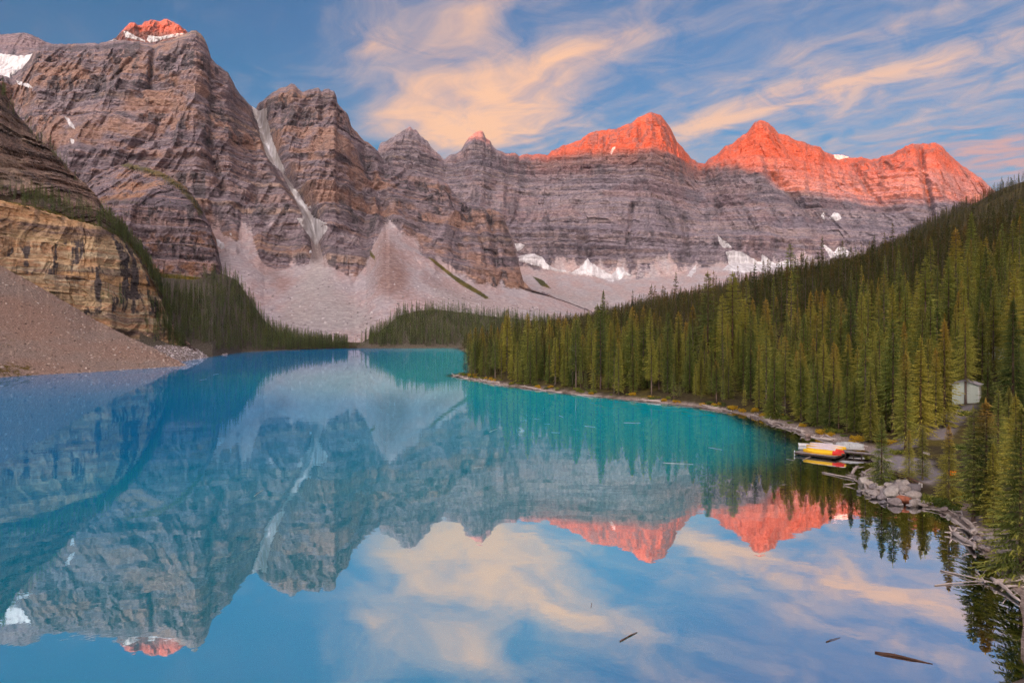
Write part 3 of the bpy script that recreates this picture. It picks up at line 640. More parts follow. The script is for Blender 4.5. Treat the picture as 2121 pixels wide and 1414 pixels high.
MOUND = sheet('wooded_mound', 670, 1200, 3.0,
      [([(670, 722), (1200, 721)], [(670, 870), (760, 860), (950, 880), (1200, 900)]),
       ([(670, 720), (740, 716), (768, 698), (800, 676), (825, 654), (860, 644), (900, 640), (950, 646), (985, 650), (1010, 654), (1090, 662), (1200, 672)], [(670, 900), (760, 930), (900, 1040), (1200, 1060)])],
      [40], M['under'], 'low wooded mound at the far end of the lake', lambda X, Y, Z, V, px, py, t: 4 * fbm(X / 50, Z / 50, 0, 3, 3), jag=0.8, seed=99, back=((60, 10), (200, 50)),
      fields={'veg': [([(670, 600), (1200, 600), (1200, 715), (670, 715), (670, 600)], 5, .22)]})

# -- unseen ridge added behind the viewer, crest shaped to set the valley's shadow line
def shade_ridge():
    tn = math.tan(SUN_AZ); te = math.tan(SUN_EL) / math.cos(SUN_AZ); YR = -4500.0
    ctl = [(330, 74, 3600), (560, 60, 3000), (700, 170, 3400), (850, 264, 3500), (940, 286, 3550), (1010, 300, 3550), (1065, 322, 3600), (1140, 330, 3600), (1250, 318, 3500), (1340, 324, 3500), (1400, 318, 3500), (1470, 338, 3600), (1520, 346, 3600),
           (1580, 366, 3500), (1620, 398, 3450), (1700, 412, 3500), (1800, 425, 3500), (1900, 432, 3500), (2000, 425, 3500), (2100, 425, 3500)]
    xs, zs = [], []
    for px, py, Y in ctl:
        X, _, Z = at(px, py, Y); xs.append(X - (Y - YR) * tn); zs.append(Z + (Y - YR) * te)
    xs, zs = np.array(xs), np.array(zs); o = np.argsort(xs); xs, zs = xs[o], zs[o]
    xs = np.concatenate([[-14000, xs[0] - 1500], xs, [xs[-1] + 1500, 9000]]); zs = np.concatenate([[1500, zs[0]], zs, [zs[-1] - 200, 900]])
    gx = np.arange(-14000, 9001, 60.0); cz = np.interp(gx, xs, zs)
    t = np.concatenate([np.linspace(-1, 0, 16), np.linspace(0, 1, 16)[1:]])
    Xg = np.broadcast_to(gx, (len(t), len(gx))); T = np.broadcast_to(t[:, None], Xg.shape)
    Yg = YR - T * 1700 + 0 * Xg
    prof = (1 - np.abs(T)) ** 1.15
    Zg = cz[None, :] * prof - 3 + (1 - prof) * prof * 500 * fbm(Xg / 700, Yg / 700, 0, 4, 12)
    a = {k: np.zeros(Xg.shape) for k in ('talus', 'veg', 'pale', 'rust')}; a.update(rock_fields(np.stack([Xg, Yg, Zg], -1), 1.2, .05, 7))
    me = mesh_from('mountain_east', np.stack([Xg, Yg, Zg], -1).reshape(-1, 3), grid_faces(*Xg.shape), M['range'], a)
    tag(link_obj('mountain_east', me), 'mountain ridge behind the viewer shading the valley at sunrise', kind='structure')
shade_ridge()

# ------------------------------------------------------------------ the thin morning haze in the valley
def make_haze():
    m = bpy.data.materials.new('thin_haze'); m.use_nodes = True; t = NT(m.node_tree); t.n.clear()
    out = t.node('ShaderNodeOutputMaterial'); v = t.node('ShaderNodeVolumePrincipled'); v.inputs['Density'].default_value = HAZE; v.inputs['Color'].default_value = (.80, .82, .95, 1)
    t.link(v.outputs[0], out.inputs['Volume'])
    x0, x1, y0, y1, z0, z1 = -14500, 9500, -6400, 6200, -8, 2150
    vs = [(x, y, z) for z in (z0, z1) for x, y in ((x0, y0), (x1, y0), (x1, y1), (x0, y1))]
    me = mesh_from('haze', vs, [(3, 2, 1, 0), (4, 5, 6, 7), (0, 1, 5, 4), (1, 2, 6, 5), (2, 3, 7, 6), (3, 0, 4, 7)], m, smooth=False)
    tag(link_obj('haze', me), 'thin bluish morning haze filling the valley', kind='stuff')
HAZE = 1.6e-5
make_haze()

# ------------------------------------------------------------------ conifers
def foliage_material(name, dark, mid, warm, cone, shoot=(.20, .22, .05)):
    m, t, b = new_mat(name)
    oi = t.node('ShaderNodeObjectInfo'); r = oi.outputs['Random']
    col = t.ramp(r, [(0.0, dark), (0.3, mid), (0.5, warm), (0.68, dark), (0.85, mid), (1.0, warm)])
    tip = t.attr('tip'); outw = t.attr('outward')
    col = t.mix(t.math('MULTIPLY', t.math('POWER', outw, 2.0), 0.65), col, t.mix(r, shoot, tuple(x * y for x, y in zip(shoot, (1.35, 1.1, .8)))))       # paler young shoots at the branch ends
    r2 = t.math('FRACT', t.math('MULTIPLY', r, 7.31))
    col = t.mix(t.math('MULTIPLY', t.rng(tip, 0.60, 1.0), t.rng(r2, 0.40, 1.0, 0.0, 0.75)), col, cone)             # rusty cones crowd the tops
    t.link(col, b.inputs['Base Color']); b.inputs['Roughness'].default_value = 0.75; b.inputs['Specular IOR Level'].default_value = 0.2
    tr = t.node('ShaderNodeBsdfTranslucent'); t.link(t.mix(0.65, col, (0, 0, 0)), tr.inputs['Color'])
    ad = t.node('ShaderNodeAddShader'); t.link(b.outputs[0], ad.inputs[0]); t.link(tr.outputs[0], ad.inputs[1])
    out = next(n for n in t.n if n.type == 'OUTPUT_MATERIAL'); t.link(ad.outputs[0], out.inputs[0])
    return m
M['needles'] = foliage_material('spruce_needles', (.045, .085, .026), (.16, .21, .05), (.34, .31, .058), (.42, .25, .05), (.44, .44, .09))
M['needles_far'] = foliage_material('distant_spruce_needles', (.045, .085, .035), (.115, .18, .06), (.18, .22, .06), (.18, .15, .05), (.22, .30, .09))
M['needles_hill'] = foliage_material('hillside_spruce_needles', (.034, .056, .018), (.075, .092, .026), (.135, .12, .030), (.22, .11, .028), (.17, .165, .04))
def bark_material():
    m, t, b = new_mat('spruce_bark'); c = obj_coord(t)
    n = t.noise(t.mapping(c, (6, 6, 1.2)), 1.0, 4, 0.7)
    r = t.node('ShaderNodeObjectInfo').outputs['Random']
    col = t.mix(r, (.20, .115, .085), (.26, .21, .18))
    t.link(t.mix(t.rng(n, 0.3, 0.7), t.mix(0.5, col, (.04, .03, .025)), col), b.inputs['Base Color']); bump(t, b, n, 0.6, 0.05)
    return m
M['bark'] = bark_material()

def tube(pts, radii, n=6):
    """verts, quads of a closed tapered tube along a line of points"""
    P = [Vector(p) for p in pts]; vs, fs = [], []
    for i, p in enumerate(P):
        d = (P[min(i + 1, len(P) - 1)] - P[max(i - 1, 0)]).normalized()
        a = d.orthogonal().normalized() if abs(d.z) < 0.95 else Vector((1, 0, 0)); a = (a - d * a.dot(d)).normalized(); b = d.cross(a)
        for k in range(n):
            t = 2 * math.pi * k / n; vs.append(p + (a * math.cos(t) + b * math.sin(t)) * radii[i])
    for i in range(len(P) - 1):
        for k in range(n):
            fs.append((i * n + k, i * n + (k + 1) % n, (i + 1) * n + (k + 1) % n, (i + 1) * n + k))
    fs.append(tuple(range(n))[::-1]); fs.append(tuple(range((len(P) - 1) * n, len(P) * n)))
    return vs, fs

def spruce_crown(seed, H=20.0, base=0.08, rmax=2.1, gap=0.42, nb=6, pairs=8, tw=0.17, power=0.85, sparse=0.0):
    r = np.random.default_rng(seed); V, T, O = [], [], []
    h = H * base; lean_a = r.uniform(0, 6.28)
    while h < H * 0.985:
        f = (h / H - base) / (1 - base)
        env = rmax * min(1.0, 0.62 + f * 3.2) * (1 - f) ** power + 0.10
        env *= 0.82 + 0.36 * r.random()
        k = max(4, int(nb * (0.75 + 0.5 * r.random()))); ph = r.uniform(0, 6.28)
        for j in range(k):
            if r.random() < sparse + 0.04: continue
            a = ph + 6.283 * j / k + r.normal(0, 0.22); L = env * r.uniform(0.68, 1.15)
            ca, sa = math.cos(a), math.sin(a)
            rise = 0.42 * f - 0.20 + r.normal(0, 0.06); droop = 0.30 * (1 - f) + 0.05
            hz = h + r.normal(0, gap * 0.25)
            np_ = max(3, int(pairs * min(1.0, 0.4 + L / rmax)))
            for q in range(np_):
                t = 0.16 + 0.84 * (q + r.uniform(0, 0.8)) / np_; t = min(t, 1.0)
                px_, py_ = ca * L * t, sa * L * t; pz = hz + L * (rise * t - droop * t * t + 0.10 * t ** 4)
                l = (0.42 * L * (1.08 - t) + 0.16 + 0.1 * r.random()); w = tw * (0.7 + 0.6 * r.random())
                for side in (-1, 1, 0):
                    if side == 0:
                        if q % 2: continue
                        dx, dy, dz = ca * 0.45, sa * 0.45, -0.75; ll = l * 0.6
                    else:
                        an = a + side * (0.85 + r.normal(0, 0.15)); dx, dy, dz = math.cos(an), math.sin(an), -0.22 + rise * 0.5 + r.normal(0, 0.14); ll = l
                    wx, wy = ca * w, sa * w
                    V += [(px_ - wx, py_ - wy, pz), (px_ + wx, py_ + wy, pz + 0.02), (px_ + dx * ll, py_ + dy * ll, pz + dz * ll)]
                    T += [h / H] * 3; O += [t * 0.6, t * 0.6, min(1.0, t * 0.6 + 0.4)]
            # leading shoot of the branch
            px_, py_ = ca * L * 0.72, sa * L * 0.72; pz = hz + L * (rise * .72 - droop * .52 + .03); pe = hz + L * 1.08 * (rise - droop + 0.10)
            V += [(px_ - sa * tw, py_ + ca * tw, pz), (px_ + sa * tw, py_ - ca * tw, pz), (ca * L * 1.08, sa * L * 1.08, pe)]; T += [h / H] * 3; O += [.6, .6, 1.0]
        h += gap * (0.65 + 0.6 * r.random()) * (1.0 - 0.35 * f)
    for j in range(7):   # the leader
        a = j * 0.9; V += [(0.12 * math.cos(a), 0.12 * math.sin(a), H * 0.955), (-0.12 * math.cos(a), -0.12 * math.sin(a), H * 0.955), (0.03 * math.cos(a), 0.03 * math.sin(a), H * (1.0 + 0.004 * j))]
        T += [1.0] * 3; O += [.5, .5, .5]
    V = np.array(V); n = len(V)
    return V, np.arange(n).reshape(-1, 3), np.array(T), np.array(O)
def spruce_trunk(seed, H=20.0, r0=0.19):
    r = np.random.default_rng(seed + 500); pts, rad = [], []
    for i in range(9):
        f = i / 8; pts.append((0.10 * math.sin(f * 2 + seed) * f, 0.10 * math.cos(f * 2.3 + seed) * f, -0.5 + f * (H * 0.97 + 0.5))); rad.append(r0 * (1 - f) ** 0.8 * (1.25 if i == 0 else 1) + 0.015)
    vs, fs = tube(pts, rad, 7)
    # dead twigs low on the stem
    for k in range(16):
        h = H * r.uniform(0.03, 0.30); a = r.uniform(0, 6.28); L = r.uniform(0.4, 1.1)
        v2, f2 = tube([(0, 0, h), (math.cos(a) * L * .6, math.sin(a) * L * .6, h - 0.03), (math.cos(a) * L, math.sin(a) * L, h - 0.22)], [0.03, 0.02, 0.006], 3)
        o = len(vs); vs += v2; fs += [tuple(i + o for i in q) for q in f2]
    return vs, fs
FINE = []        # (crown mesh, trunk mesh)
for i, (base, rmax, power, sparse, nb) in enumerate([(0.05, 2.9, .85, .0, 7), (0.10, 2.4, .75, .05, 7), (0.03, 3.2, .95, .0, 8), (0.20, 2.3, .7, .12, 6), (0.28, 2.6, .65, .15, 6), (0.06, 2.0, .8, .05, 7), (0.02, 3.7, 1.0, .02, 9)]):
    V, T3, tp, ou = spruce_crown(40 + i, 20.0, base, rmax, 0.40, nb, 8, 0.085, power, sparse)
    cm = mesh_from('spruce_crown', V, T3, M['needles'], {'tip': tp, 'outward': ou}, smooth=False)
    vs, fs = spruce_trunk(40 + i); tm = mesh_from('spruce_trunk', vs, fs, M['bark'])
    FINE.append((cm, tm))
def coarse_proto(i, base, rmax, power, mat, gap, pairs, nb, tw, sparse=0.03):
    V, T3, tp, ou = spruce_crown(80 + i, 20.0, base, rmax, gap, nb, pairs, tw, power, sparse)
    vs, fs = tube([(0, 0, -0.6), (0, 0, 8), (0, 0, 18)], [0.2, 0.14, 0.03], 4)
    vv = np.array([tuple(v) for v in vs]); o = len(V)
    q = [tuple(int(k) + o for k in f) for f in fs]
    faces = [tuple(int(k) for k in f) for f in T3] + q
    me = mesh_from('spruce', np.concatenate([V, vv]), faces, [mat, M['bark']], {'tip': np.concatenate([tp, np.zeros(len(vv))]), 'outward': np.concatenate([ou, np.zeros(len(vv))])}, smooth=False,
                   midx=[0] * len(T3) + [1] * len(q))
    return bpy.data.objects.new('spruce_%02d' % i, me)
proto_mid = bpy.data.collections.new('spruce_mid'); proto_far = bpy.data.collections.new('spruce_far'); proto_hill = bpy.data.collections.new('spruce_hill')
for i, (b_, r_, p_) in enumerate([(0.06, 2.8, .85), (0.15, 2.3, .75), (0.10, 3.1, .9), (0.25, 2.4, .7), (0.04, 2.0, .8)]):
    proto_mid.objects.link(coarse_proto(i, b_, r_, p_, M['needles'], 0.62, 5, 6, 0.14))
    proto_hill.objects.link(coarse_proto(30 + i, b_, r_, p_, M['needles_hill'], 0.8, 4, 6, 0.2))
    proto_far.objects.link(coarse_proto(10 + i, b_, r_ * 0.95, p_, M['needles_far'], 1.0, 3, 5, 0.26, 0.0))

def forest(name, pts, heights, protos, label, nproto=5):
    """a mass of trees too many to count, as instances on points"""
    pts = np.asarray(pts, np.float32); n = len(pts)
    me = bpy.data.meshes.new(name); me.vertices.add(n); me.vertices.foreach_set('co', pts.ravel())
    for k, v, ty in (('size', np.asarray(heights) / 20.0, 'FLOAT'), ('turn', rng.uniform(0, 6.28, n), 'FLOAT'), ('kind_id', rng.integers(0, nproto, n), 'INT')):
        a = me.attributes.new(k, ty, 'POINT'); a.data.foreach_set('value', v.astype(np.float32 if ty == 'FLOAT' else np.int32))
    me.update()
    o = link_obj(name, me); tag(o, label, kind='stuff')
    g = bpy.data.node_groups.new(name, 'GeometryNodeTree')
    g.interface.new_socket('Geometry', in_out='INPUT', socket_type='NodeSocketGeometry'); g.interface.new_socket('Geometry', in_out='OUTPUT', socket_type='NodeSocketGeometry')
    nd = g.nodes; lk = g.links.new
    gi, go = nd.new('NodeGroupInput'), nd.new('NodeGroupOutput'); ip = nd.new('GeometryNodeInstanceOnPoints'); ci = nd.new('GeometryNodeCollectionInfo')
    ci.inputs['Collection'].default_value = protos; ci.inputs['Separate Children'].default_value = True; ci.inputs['Reset Children'].default_value = True
    def named(k, ty):
        x = nd.new('GeometryNodeInputNamedAttribute'); x.data_type = ty; x.inputs['Name'].default_value = k; return x.outputs[0]
    cx = nd.new('ShaderNodeCombineXYZ'); lk(named('turn', 'FLOAT'), cx.inputs[2])
    lk(gi.outputs[0], ip.inputs['Points']); lk(ci.outputs[0], ip.inputs['Instance']); ip.inputs['Pick Instance'].default_value = True
    lk(named('kind_id', 'INT'), ip.inputs['Instance Index']); lk(cx.outputs[0], ip.inputs['Rotation']); lk(named('size', 'FLOAT'), ip.inputs['Scale'])
    lk(ip.outputs[0], go.inputs[0])
    md = o.modifiers.new('scatter', 'NODES'); md.node_group = g
    return o

def jitter_grid(x0, x1, y0, y1, d):
    gx, gy = np.meshgrid(np.arange(x0, x1, d), np.arange(y0, y1, d)); n = gx.size
    return gx.ravel() + rng.uniform(-.48, .48, n) * d, gy.ravel() + rng.uniform(-.48, .48, n) * d
# -- right-hand hillside
tx, ty = [], []
for x0, x1, y0, y1, d in ((-40, 330, 45, 340, 4.6), (-40, 620, 340, 640, 5.2), (-60, 1100, 640, 1250, 6.8)):
    a, b = jitter_grid(x0, x1, y0, y1, d); tx.append(a); ty.append(b)
tx = np.concatenate(tx); ty = np.concatenate(ty); ts = tx - shore_x(ty)
tpx = CX + F * tx / ty
ok = (ts > 3.2 + 1.5 * fbm(tx / 9, ty / 9, 0, 2, 3)) & (tpx > 880) & (tpx < 2290)
ok &= ~((ty < 99) & (tx < 75)) & ~((tpx > 1885) & (ty < 112))
dp = np.minimum(line_dist(tx, ty, PATH_LINE) - 2.2, np.minimum(poly_sd(tx, ty, PATH) - 1.0, line_dist(tx, ty, CLEAR_LINE) - 3.0))
CABIN = ray_ground(1992, 838)
ok &= (dp > 0) & ~((np.hypot(tx - CABIN[0] - 2, ty - CABIN[1] - 2.5) < 6.5))
ok &= ~((tpx > 1955) & (tpx < 2050) & (ty < CABIN[1] + 2)) & ~((tpx > 2050) & (tpx < 2082) & (ty < 150))
ok &= ~((tpx > 1650) & (tpx < 1830) & (ty < 109))
ok &= ~((fbm(tx / 22, ty / 22, 0, 2, 31) > 0.38) & (ts > 12) & (rng.random(len(tx)) < .8))
tx, ty, ts = tx[ok], ty[ok], ts[ok]
th = 16.5 * (0.62 + 0.62 * rng.random(len(tx)) ** 1.1) * (0.92 + 0.42 * fbm(tx / 30, ty / 30, 0, 3, 8))
th *= np.where(rng.random(len(tx)) < .12, 1.28, 1.0); young = rng.random(len(tx)) < np.interp(ts, [3, 7, 14, 40], [0.55, 0.38, 0.2, 0.10]); th = np.where(young, th * rng.uniform(0.28, 0.62, len(tx)), th)
th *= np.interp(ty, [200, 330], [1.15, 1.0]); th = np.where(ts < 6, np.minimum(th, 17.5), th)
th *= np.interp(ty, [0, 260, 500, 900, 1300], [1, 1, .95, .85, .75])
tz = ground_z(tx, ty)
# trees that stand out: (column, foot, top, kind)
HEROES = [(2116, 1195, 838, 6, 'big dark green spruce leaning over the driftwood at the right edge'), (2099, 852, 618, 2, 'tall olive spruce in front of the upper hut'), (2058, 1090, 916, 5, 'blue green spruce between the two tall shoreline trunks'),
          (2016, 1084, 842, 3, 'tall spruce with long bare trunk rising from the driftwood shore'), (1965, 1048, 878, 0, 'dark spruce standing before the grey gravel path'), (1826, 1004, 857, 2, 'lone bushy spruce on the boulder point beside the dock'),
          (1883, 998, 888, 0, 'smaller blue green spruce behind the boulder pile'), (1911, 994, 880, 1, 'slim spruce with bare stem foot beside the gravel path'), (2000, 836, 640, 4, 'spruce with red bare trunk in front of the white cabin'),
          (2046, 852, 752, 0, 'small golden spruce at the right end of the white cabin'), (2053, 757, 570, 3, 'tall spruce with red trunk beside the upper hut roof'), (2042, 1085, 826, 1, 'yellow green spruce behind the long bare trunk'),
          (2067, 965, 804, 0, None), (2104, 1000, 816, 2, None), (2090, 930, 800, 5, None), (1907, 906, 694, 2, 'broad olive spruce on the bank left of the cabin'), (1956, 884, 661, 0, None), (1938, 890, 720, 1, None), (1849, 896, 658, 3, None), (1872, 900, 700, 0, None), (1792, 894, 675, 1, None), (1770, 894, 780, 0, None),
          (1754, 895, 777, 3, None), (1737, 893, 786, 3, None), (1718, 890, 786, 0, None), (1693, 880, 738, 2, None), (1665, 870, 735, 0, None), (1659, 873, 706, 1, None), (1626, 862, 694, 4, None), (1604, 868, 706, 0, None),
          (1596, 868, 786, 2, None), (1965, 700, 530, 2, None), (2042, 690, 510, 0, None), (1820, 893, 800, 4, None), (1835, 893, 720, 0, None)]
IND = []       # x, y, z, height, kind, label
for hx, hb, ht, kd, lab in HEROES:
    x, y, z = ray_ground(hx, hb); IND.append((x, y, z, (hb - ht) / F * y, kd, lab))
hxy = np.array([(i[0], i[1]) for i in IND])
far_ok = np.array([np.min(np.hypot(hxy[:, 0] - a, hxy[:, 1] - b)) > 2.4 for a, b in zip(tx, ty)])
tx, ty, ts, th, tz = tx[far_ok], ty[far_ok], ts[far_ok], th[far_ok], tz[far_ok]
appar = th / ty * np.where((F * tx / ty + CX > 2140), 0.0, 1.0) * np.interp(ts, [0, 20, 45, 90], [1.0, 1.0, 0.75, 0.55])
order = np.argsort(-appar); NIND = 300 - len(IND) - 2
pick = order[:NIND]; rest = order[NIND:]
for i in pick:
    IND.append((tx[i], ty[i], tz[i], th[i], int(rng.integers(0, 6)), None))
GROUP_TREES = 'spruces of the lakeside forest'
for x, y, z, h, kd, lab in IND:
    o = empty('spruce_tree', (x, y, z - 0.1), rng.uniform(0, 6.28), h / 20.0)
    if lab is None:
        cpx = CX + F * x / y; size = 'young' if h < 9.5 else ('tall' if h > 15 else 'medium'); ss_ = x - float(shore_x(y))
        row = 'at the water edge' if ss_ < 10 else ('a row back from the water' if ss_ < 25 else 'deep in the stand')
        place = ('on the tip of the wooded point' if cpx < 1060 else 'on the middle of the wooded point' if cpx < 1250 else 'along the curved shore' if cpx < 1450 else 'left of the canoe dock' if cpx < 1640 else
                 'behind the canoe dock' if cpx < 1800 else 'between the dock and the cabin' if cpx < 1960 else 'around and above the cabin')
        lab = size + ' spruce ' + row + ' ' + place
    wd = rng.uniform(1.0, 1.35) * (1.3 if h < 13 else 1.0); o.scale = (h / 20 * wd, h / 20 * wd, h / 20)
    tag(o, lab, 'tree', GROUP_TREES)
    link_obj('crown', FINE[kd][0], o); link_obj('trunk', FINE[kd][1], o)
forest('forest', np.stack([tx[rest], ty[rest], tz[rest] - 0.1], 1)[ty[rest] < 240], th[rest][ty[rest] < 240], proto_mid, 'dense spruce forest covering the hillside above the lake')
forest('distant_forest', np.stack([tx[rest], ty[rest], tz[rest] - 0.1], 1)[ty[rest] >= 240], th[rest][ty[rest] >= 240], proto_hill, 'dark spruce forest on the far part of the hillside')
print('trees right', len(tx))

# -- woods on the other slopes: points taken from the slope meshes
def on_sheet(name, n, test, hmin, hmax, seed):
    P, fx, fy = SHEETS[name]; r = np.random.default_rng(seed); nr, nc = P.shape[:2]
    a = r.uniform(0, nr - 1.001, n); b = r.uniform(0, nc - 1.001, n); ia, ib = a.astype(int), b.astype(int); fa, fb = (a - ia)[:, None], (b - ib)[:, None]
    Q = (P[ia, ib] * (1 - fa) + P[ia + 1, ib] * fa) * (1 - fb) + (P[ia, ib + 1] * (1 - fa) + P[ia + 1, ib + 1] * fa) * fb
    qx, qy = project(Q); k = test(qx, qy, r.random(n))
    return Q[k], r.uniform(hmin, hmax, k.sum())
def inside(poly): return lambda x, y, r: (poly_sd(x, y, poly) + 6 * (r - .5) < 0)
Q1, h1 = on_sheet('wooded_slope', 2100, lambda x, y, r: (y < 727 - 0.012 * (x - 440)) & (x > 318) & ~((poly_sd(x, y, [(330, 560), (400, 575), (460, 600), (440, 615), (370, 600), (330, 585)]) < 0) & (r < .85)) & ~((y > 712) & (x < 440)), 8, 19, 3)
forest('slope_forest', Q1, h1, proto_far, 'dark spruce wood on the steep slope of the far left shore')
Q2, h2 = on_sheet('wooded_mound', 2300, lambda x, y, r: (y < 718) & ((x > 765) | (y < 712) & (r < .25)), 10, 20, 4)
forest('mound_forest', Q2, h2, proto_far, 'spruce wood on the low mound at the end of the lake')
Q3, h3 = on_sheet('rock_slope', 5200, lambda x, y, r: ((line_dist(x, y, [(-60, 405), (60, 418), (150, 446), (205, 462), (240, 482)]) < 20) & (r < .5)) | ((line_dist(x, y, [(240, 482), (300, 545), (335, 612), (350, 655)]) < 11) & (r < .5)) | ((line_dist(x, y, [(0, 186), (30, 236), (75, 286), (115, 322), (160, 372)]) < 7) & (r < .22)), 5, 13, 5)
forest('ledge_trees', Q3, h3, proto_far, 'spruces standing along the ledges of the near left cliff')
Q4, h4 = on_sheet('rock_cliff', 4200, lambda x, y, r: ((poly_sd(x, y, [(188, 600), (230, 610), (330, 640), (345, 690), (330, 712), (215, 640)]) < 0) & (r < .075)) | ((line_dist(x, y, [(320, 640), (345, 690), (372, 720)]) < 14) & (r < .4)), 7, 15, 6)
forest('cliff_foot_trees', Q4, h4, proto_far, 'scattered spruces at the foot of the tan cliff')
P5, h5 = on_sheet('mountain_buttress', 2500, lambda x, y, r: ((line_dist(x, y, [(262, 342), (300, 350), (340, 362), (375, 385), (402, 415)]) < 12) & (r < .30)) | ((poly_sd(x, y, [(200, 410), (330, 412), (390, 425), (200, 428)]) < 0) & (r < .06)), 5, 10, 7)
M['larch'] = foliage_material('larch_needles', (.16, .13, .02), (.26, .19, .025), (.30, .20, .03), (.28, .18, .03), (.36, .26, .04))
proto_larch = bpy.data.collections.new('larch_far')
for i in range(2): proto_larch.objects.link(coarse_proto(20 + i, .05, 2.6, .8, M['larch'], 1.3, 3, 5, 0.3))
forest('larch_trees', P5, h5, proto_larch, 'golden larches along the top of the rounded buttress', 2)
# the flat far shore between the woods
fx_ = rng.uniform(-300, -190, 60); fy_ = rng.uniform(875, 930, 60)
forest('far_shore_trees', np.stack([fx_, fy_, ground_z(fx_, fy_)], 1), rng.uniform(4, 13, 60), proto_far, 'thin row of spruces on the flat far shore')

# ------------------------------------------------------------------ loose stones on the scree
def stone_proto(k, mat):
    bm = bmesh.new(); bmesh.ops.create_icosphere(bm, subdivisions=1, radius=1.0); r_ = random.Random(k)
    for v in bm.verts: v.co *= r_.uniform(.7, 1.15); v.co.z *= .75
    me = bpy.data.meshes.new('scree_stone'); bm.to_mesh(me); bm.free(); me.materials.append(mat); return bpy.data.objects.new('scree_stone_%d' % k, me)
def stone_mat(name, stops):
    m, t, b = new_mat(name); t.link(t.ramp(t.node('ShaderNodeObjectInfo').outputs['Random'], stops), b.inputs['Base Color']); return m
proto_stone = bpy.data.collections.new('scree_stones'); proto_grey = bpy.data.collections.new('grey_stones')
ma = stone_mat('scree_stone', [(0, (.16, .11, .09)), (.4, (.34, .25, .2)), (.8, (.44, .34, .28)), (1, (.6, .54, .49))]); mb = stone_mat('talus_stone', [(0, (.2, .17, .18)), (.5, (.45, .4, .41)), (1, (.7, .66, .66))])
for k in range(4): proto_stone.objects.link(stone_proto(k, ma)); proto_grey.objects.link(stone_proto(10 + k, mb))
Q, h_ = on_sheet('scree_slope', 6500, lambda x, y, r: (x > -60), 0, 1, 21); h_ = 20 * (.14 + .75 * rng.random(len(Q)) ** 5); forest('scree_stones', Q, h_, proto_stone, 'loose brown and white stones strewn over the near scree', 4)
Q, h_ = on_sheet('shore_scree', 2500, lambda x, y, r: (x > 300), 0, 1, 22); h_ = 20 * (.25 + .8 * rng.random(len(Q)) ** 4); forest('rubble_stones', Q, h_, proto_grey, 'grey rubble on the shore behind the brown scree', 4)
Q, h_ = on_sheet('mountain_massif', 30000, lambda x, y, r: (x > 440) & (y > interp(x, MASSIF_TALUS) + 25) & (r < np.interp(y, [540, 690], [.25, 1])), 0, 1, 23); h_ = 20 * (.5 + 2.6 * rng.random(len(Q)) ** 5); forest('talus_stones', Q, h_, proto_grey, 'pale blocks scattered on the great scree cones', 4)

# ------------------------------------------------------------------ materials of the small things
def wood_material(name, a, b_, scale=(1.5, 12, 12)):
    m, t, b = new_mat(name); c = obj_coord(t)
    n = t.noise(t.mapping(c, scale), 1.0, 5, 0.65); r = t.node('ShaderNodeObjectInfo').outputs['Random']
    col = t.mix(t.rng(n, 0.3, 0.7), a, b_); col = t.mix(t.math('MULTIPLY', r, 0.5), col, tuple(x * 0.55 for x in a))
    t.link(col, b.inputs['Base Color']); bump(t, b, n, 0.5, 0.03); b.inputs['Roughness'].default_value = 0.85
    return m
M['drift'] = wood_material('weathered_driftwood', (.42, .35, .315), (.68, .61, .57))
M['wetwood'] = wood_material('wet_wood', (.10, .055, .04), (.20, .12, .09))
M['deckwood'] = wood_material('deck_boards', (.27, .24, .235), (.40, .36, .35))
M['darkwood'] = wood_material('dark_beam', (.06, .045, .04), (.12, .09, .08))
M['railwood'] = wood_material('rail_wood', (.11, .06, .045), (.2, .12, .09))
M['concrete'] = plain('pale_concrete', (.5, .48, .46), 0.85, 0.12)
M['yellow'] = plain('yellow_canoe_hull', (.80, .50, .012), 0.35, 0.06, 2.0, 0.5)
M['red'] = plain('red_canoe_end', (.66, .025, .02), 0.35, 0.08, 2.0, 0.5)
M['lilac'] = plain('faded_canoe_bottom', (.66, .58, .60), 0.4, 0.08, 2.0, 0.5)  # pale sky reflection on the hull bottoms, painted as base colour
M['orange'] = plain('orange_canoe_trim', (.72, .28, .02), 0.4, 0.08, 2.0, 0.4)
M['white'] = plain('white_paint', (.78, .78, .78), 0.5, 0.05)
M['tarp'] = plain('grey_tarp', (.38, .40, .40), 0.6, 0.15)
M['siding'] = plain('white_cabin_siding', (.74, .76, .72), 0.7, 0.08)
M['greensiding'] = plain('pale_green_cabin_siding', (.58, .66, .59), 0.7, 0.08)
M['roofing'] = plain('grey_roof', (.42, .40, .42), 0.8, 0.15)
M['glass'] = plain('dark_window', (.03, .035, .04), 0.15, 0.1, 1.0, 0.5)
def stone_material():
    m, t, b = new_mat('boulder_stone'); c = obj_coord(t); r = t.node('ShaderNodeObjectInfo').outputs['Random']
    n = t.noise(c, 2.5, 6, 0.65); f = t.noise(c, 14.0, 4, 0.7)
    col = t.ramp(r, [(0.0, (.46, .41, .38)), (0.3, (.36, .32, .31)), (0.55, (.50, .46, .42)), (0.72, (.34, .25, .22)), (0.86, (.22, .21, .23)), (1.0, (.42, .36, .34))])
    col = t.mix(t.rng(n, 0.35, 0.7), t.mix(0.4, col, (.08, .065, .06)), col); col = t.mix(t.rng(f, 0.5, 0.75), col, t.mix(0.3, col, (.7, .66, .6)))
    t.link(col, b.inputs['Base Color']); bump(t, b, t.math('ADD', n, t.math('MULTIPLY', f, 0.3)), 0.6, 0.12)
    return m
M['stone'] = stone_material()
M['redstone'] = plain('rusty_stone', (.36, .13, .075), 0.85, 0.35, 2.5)
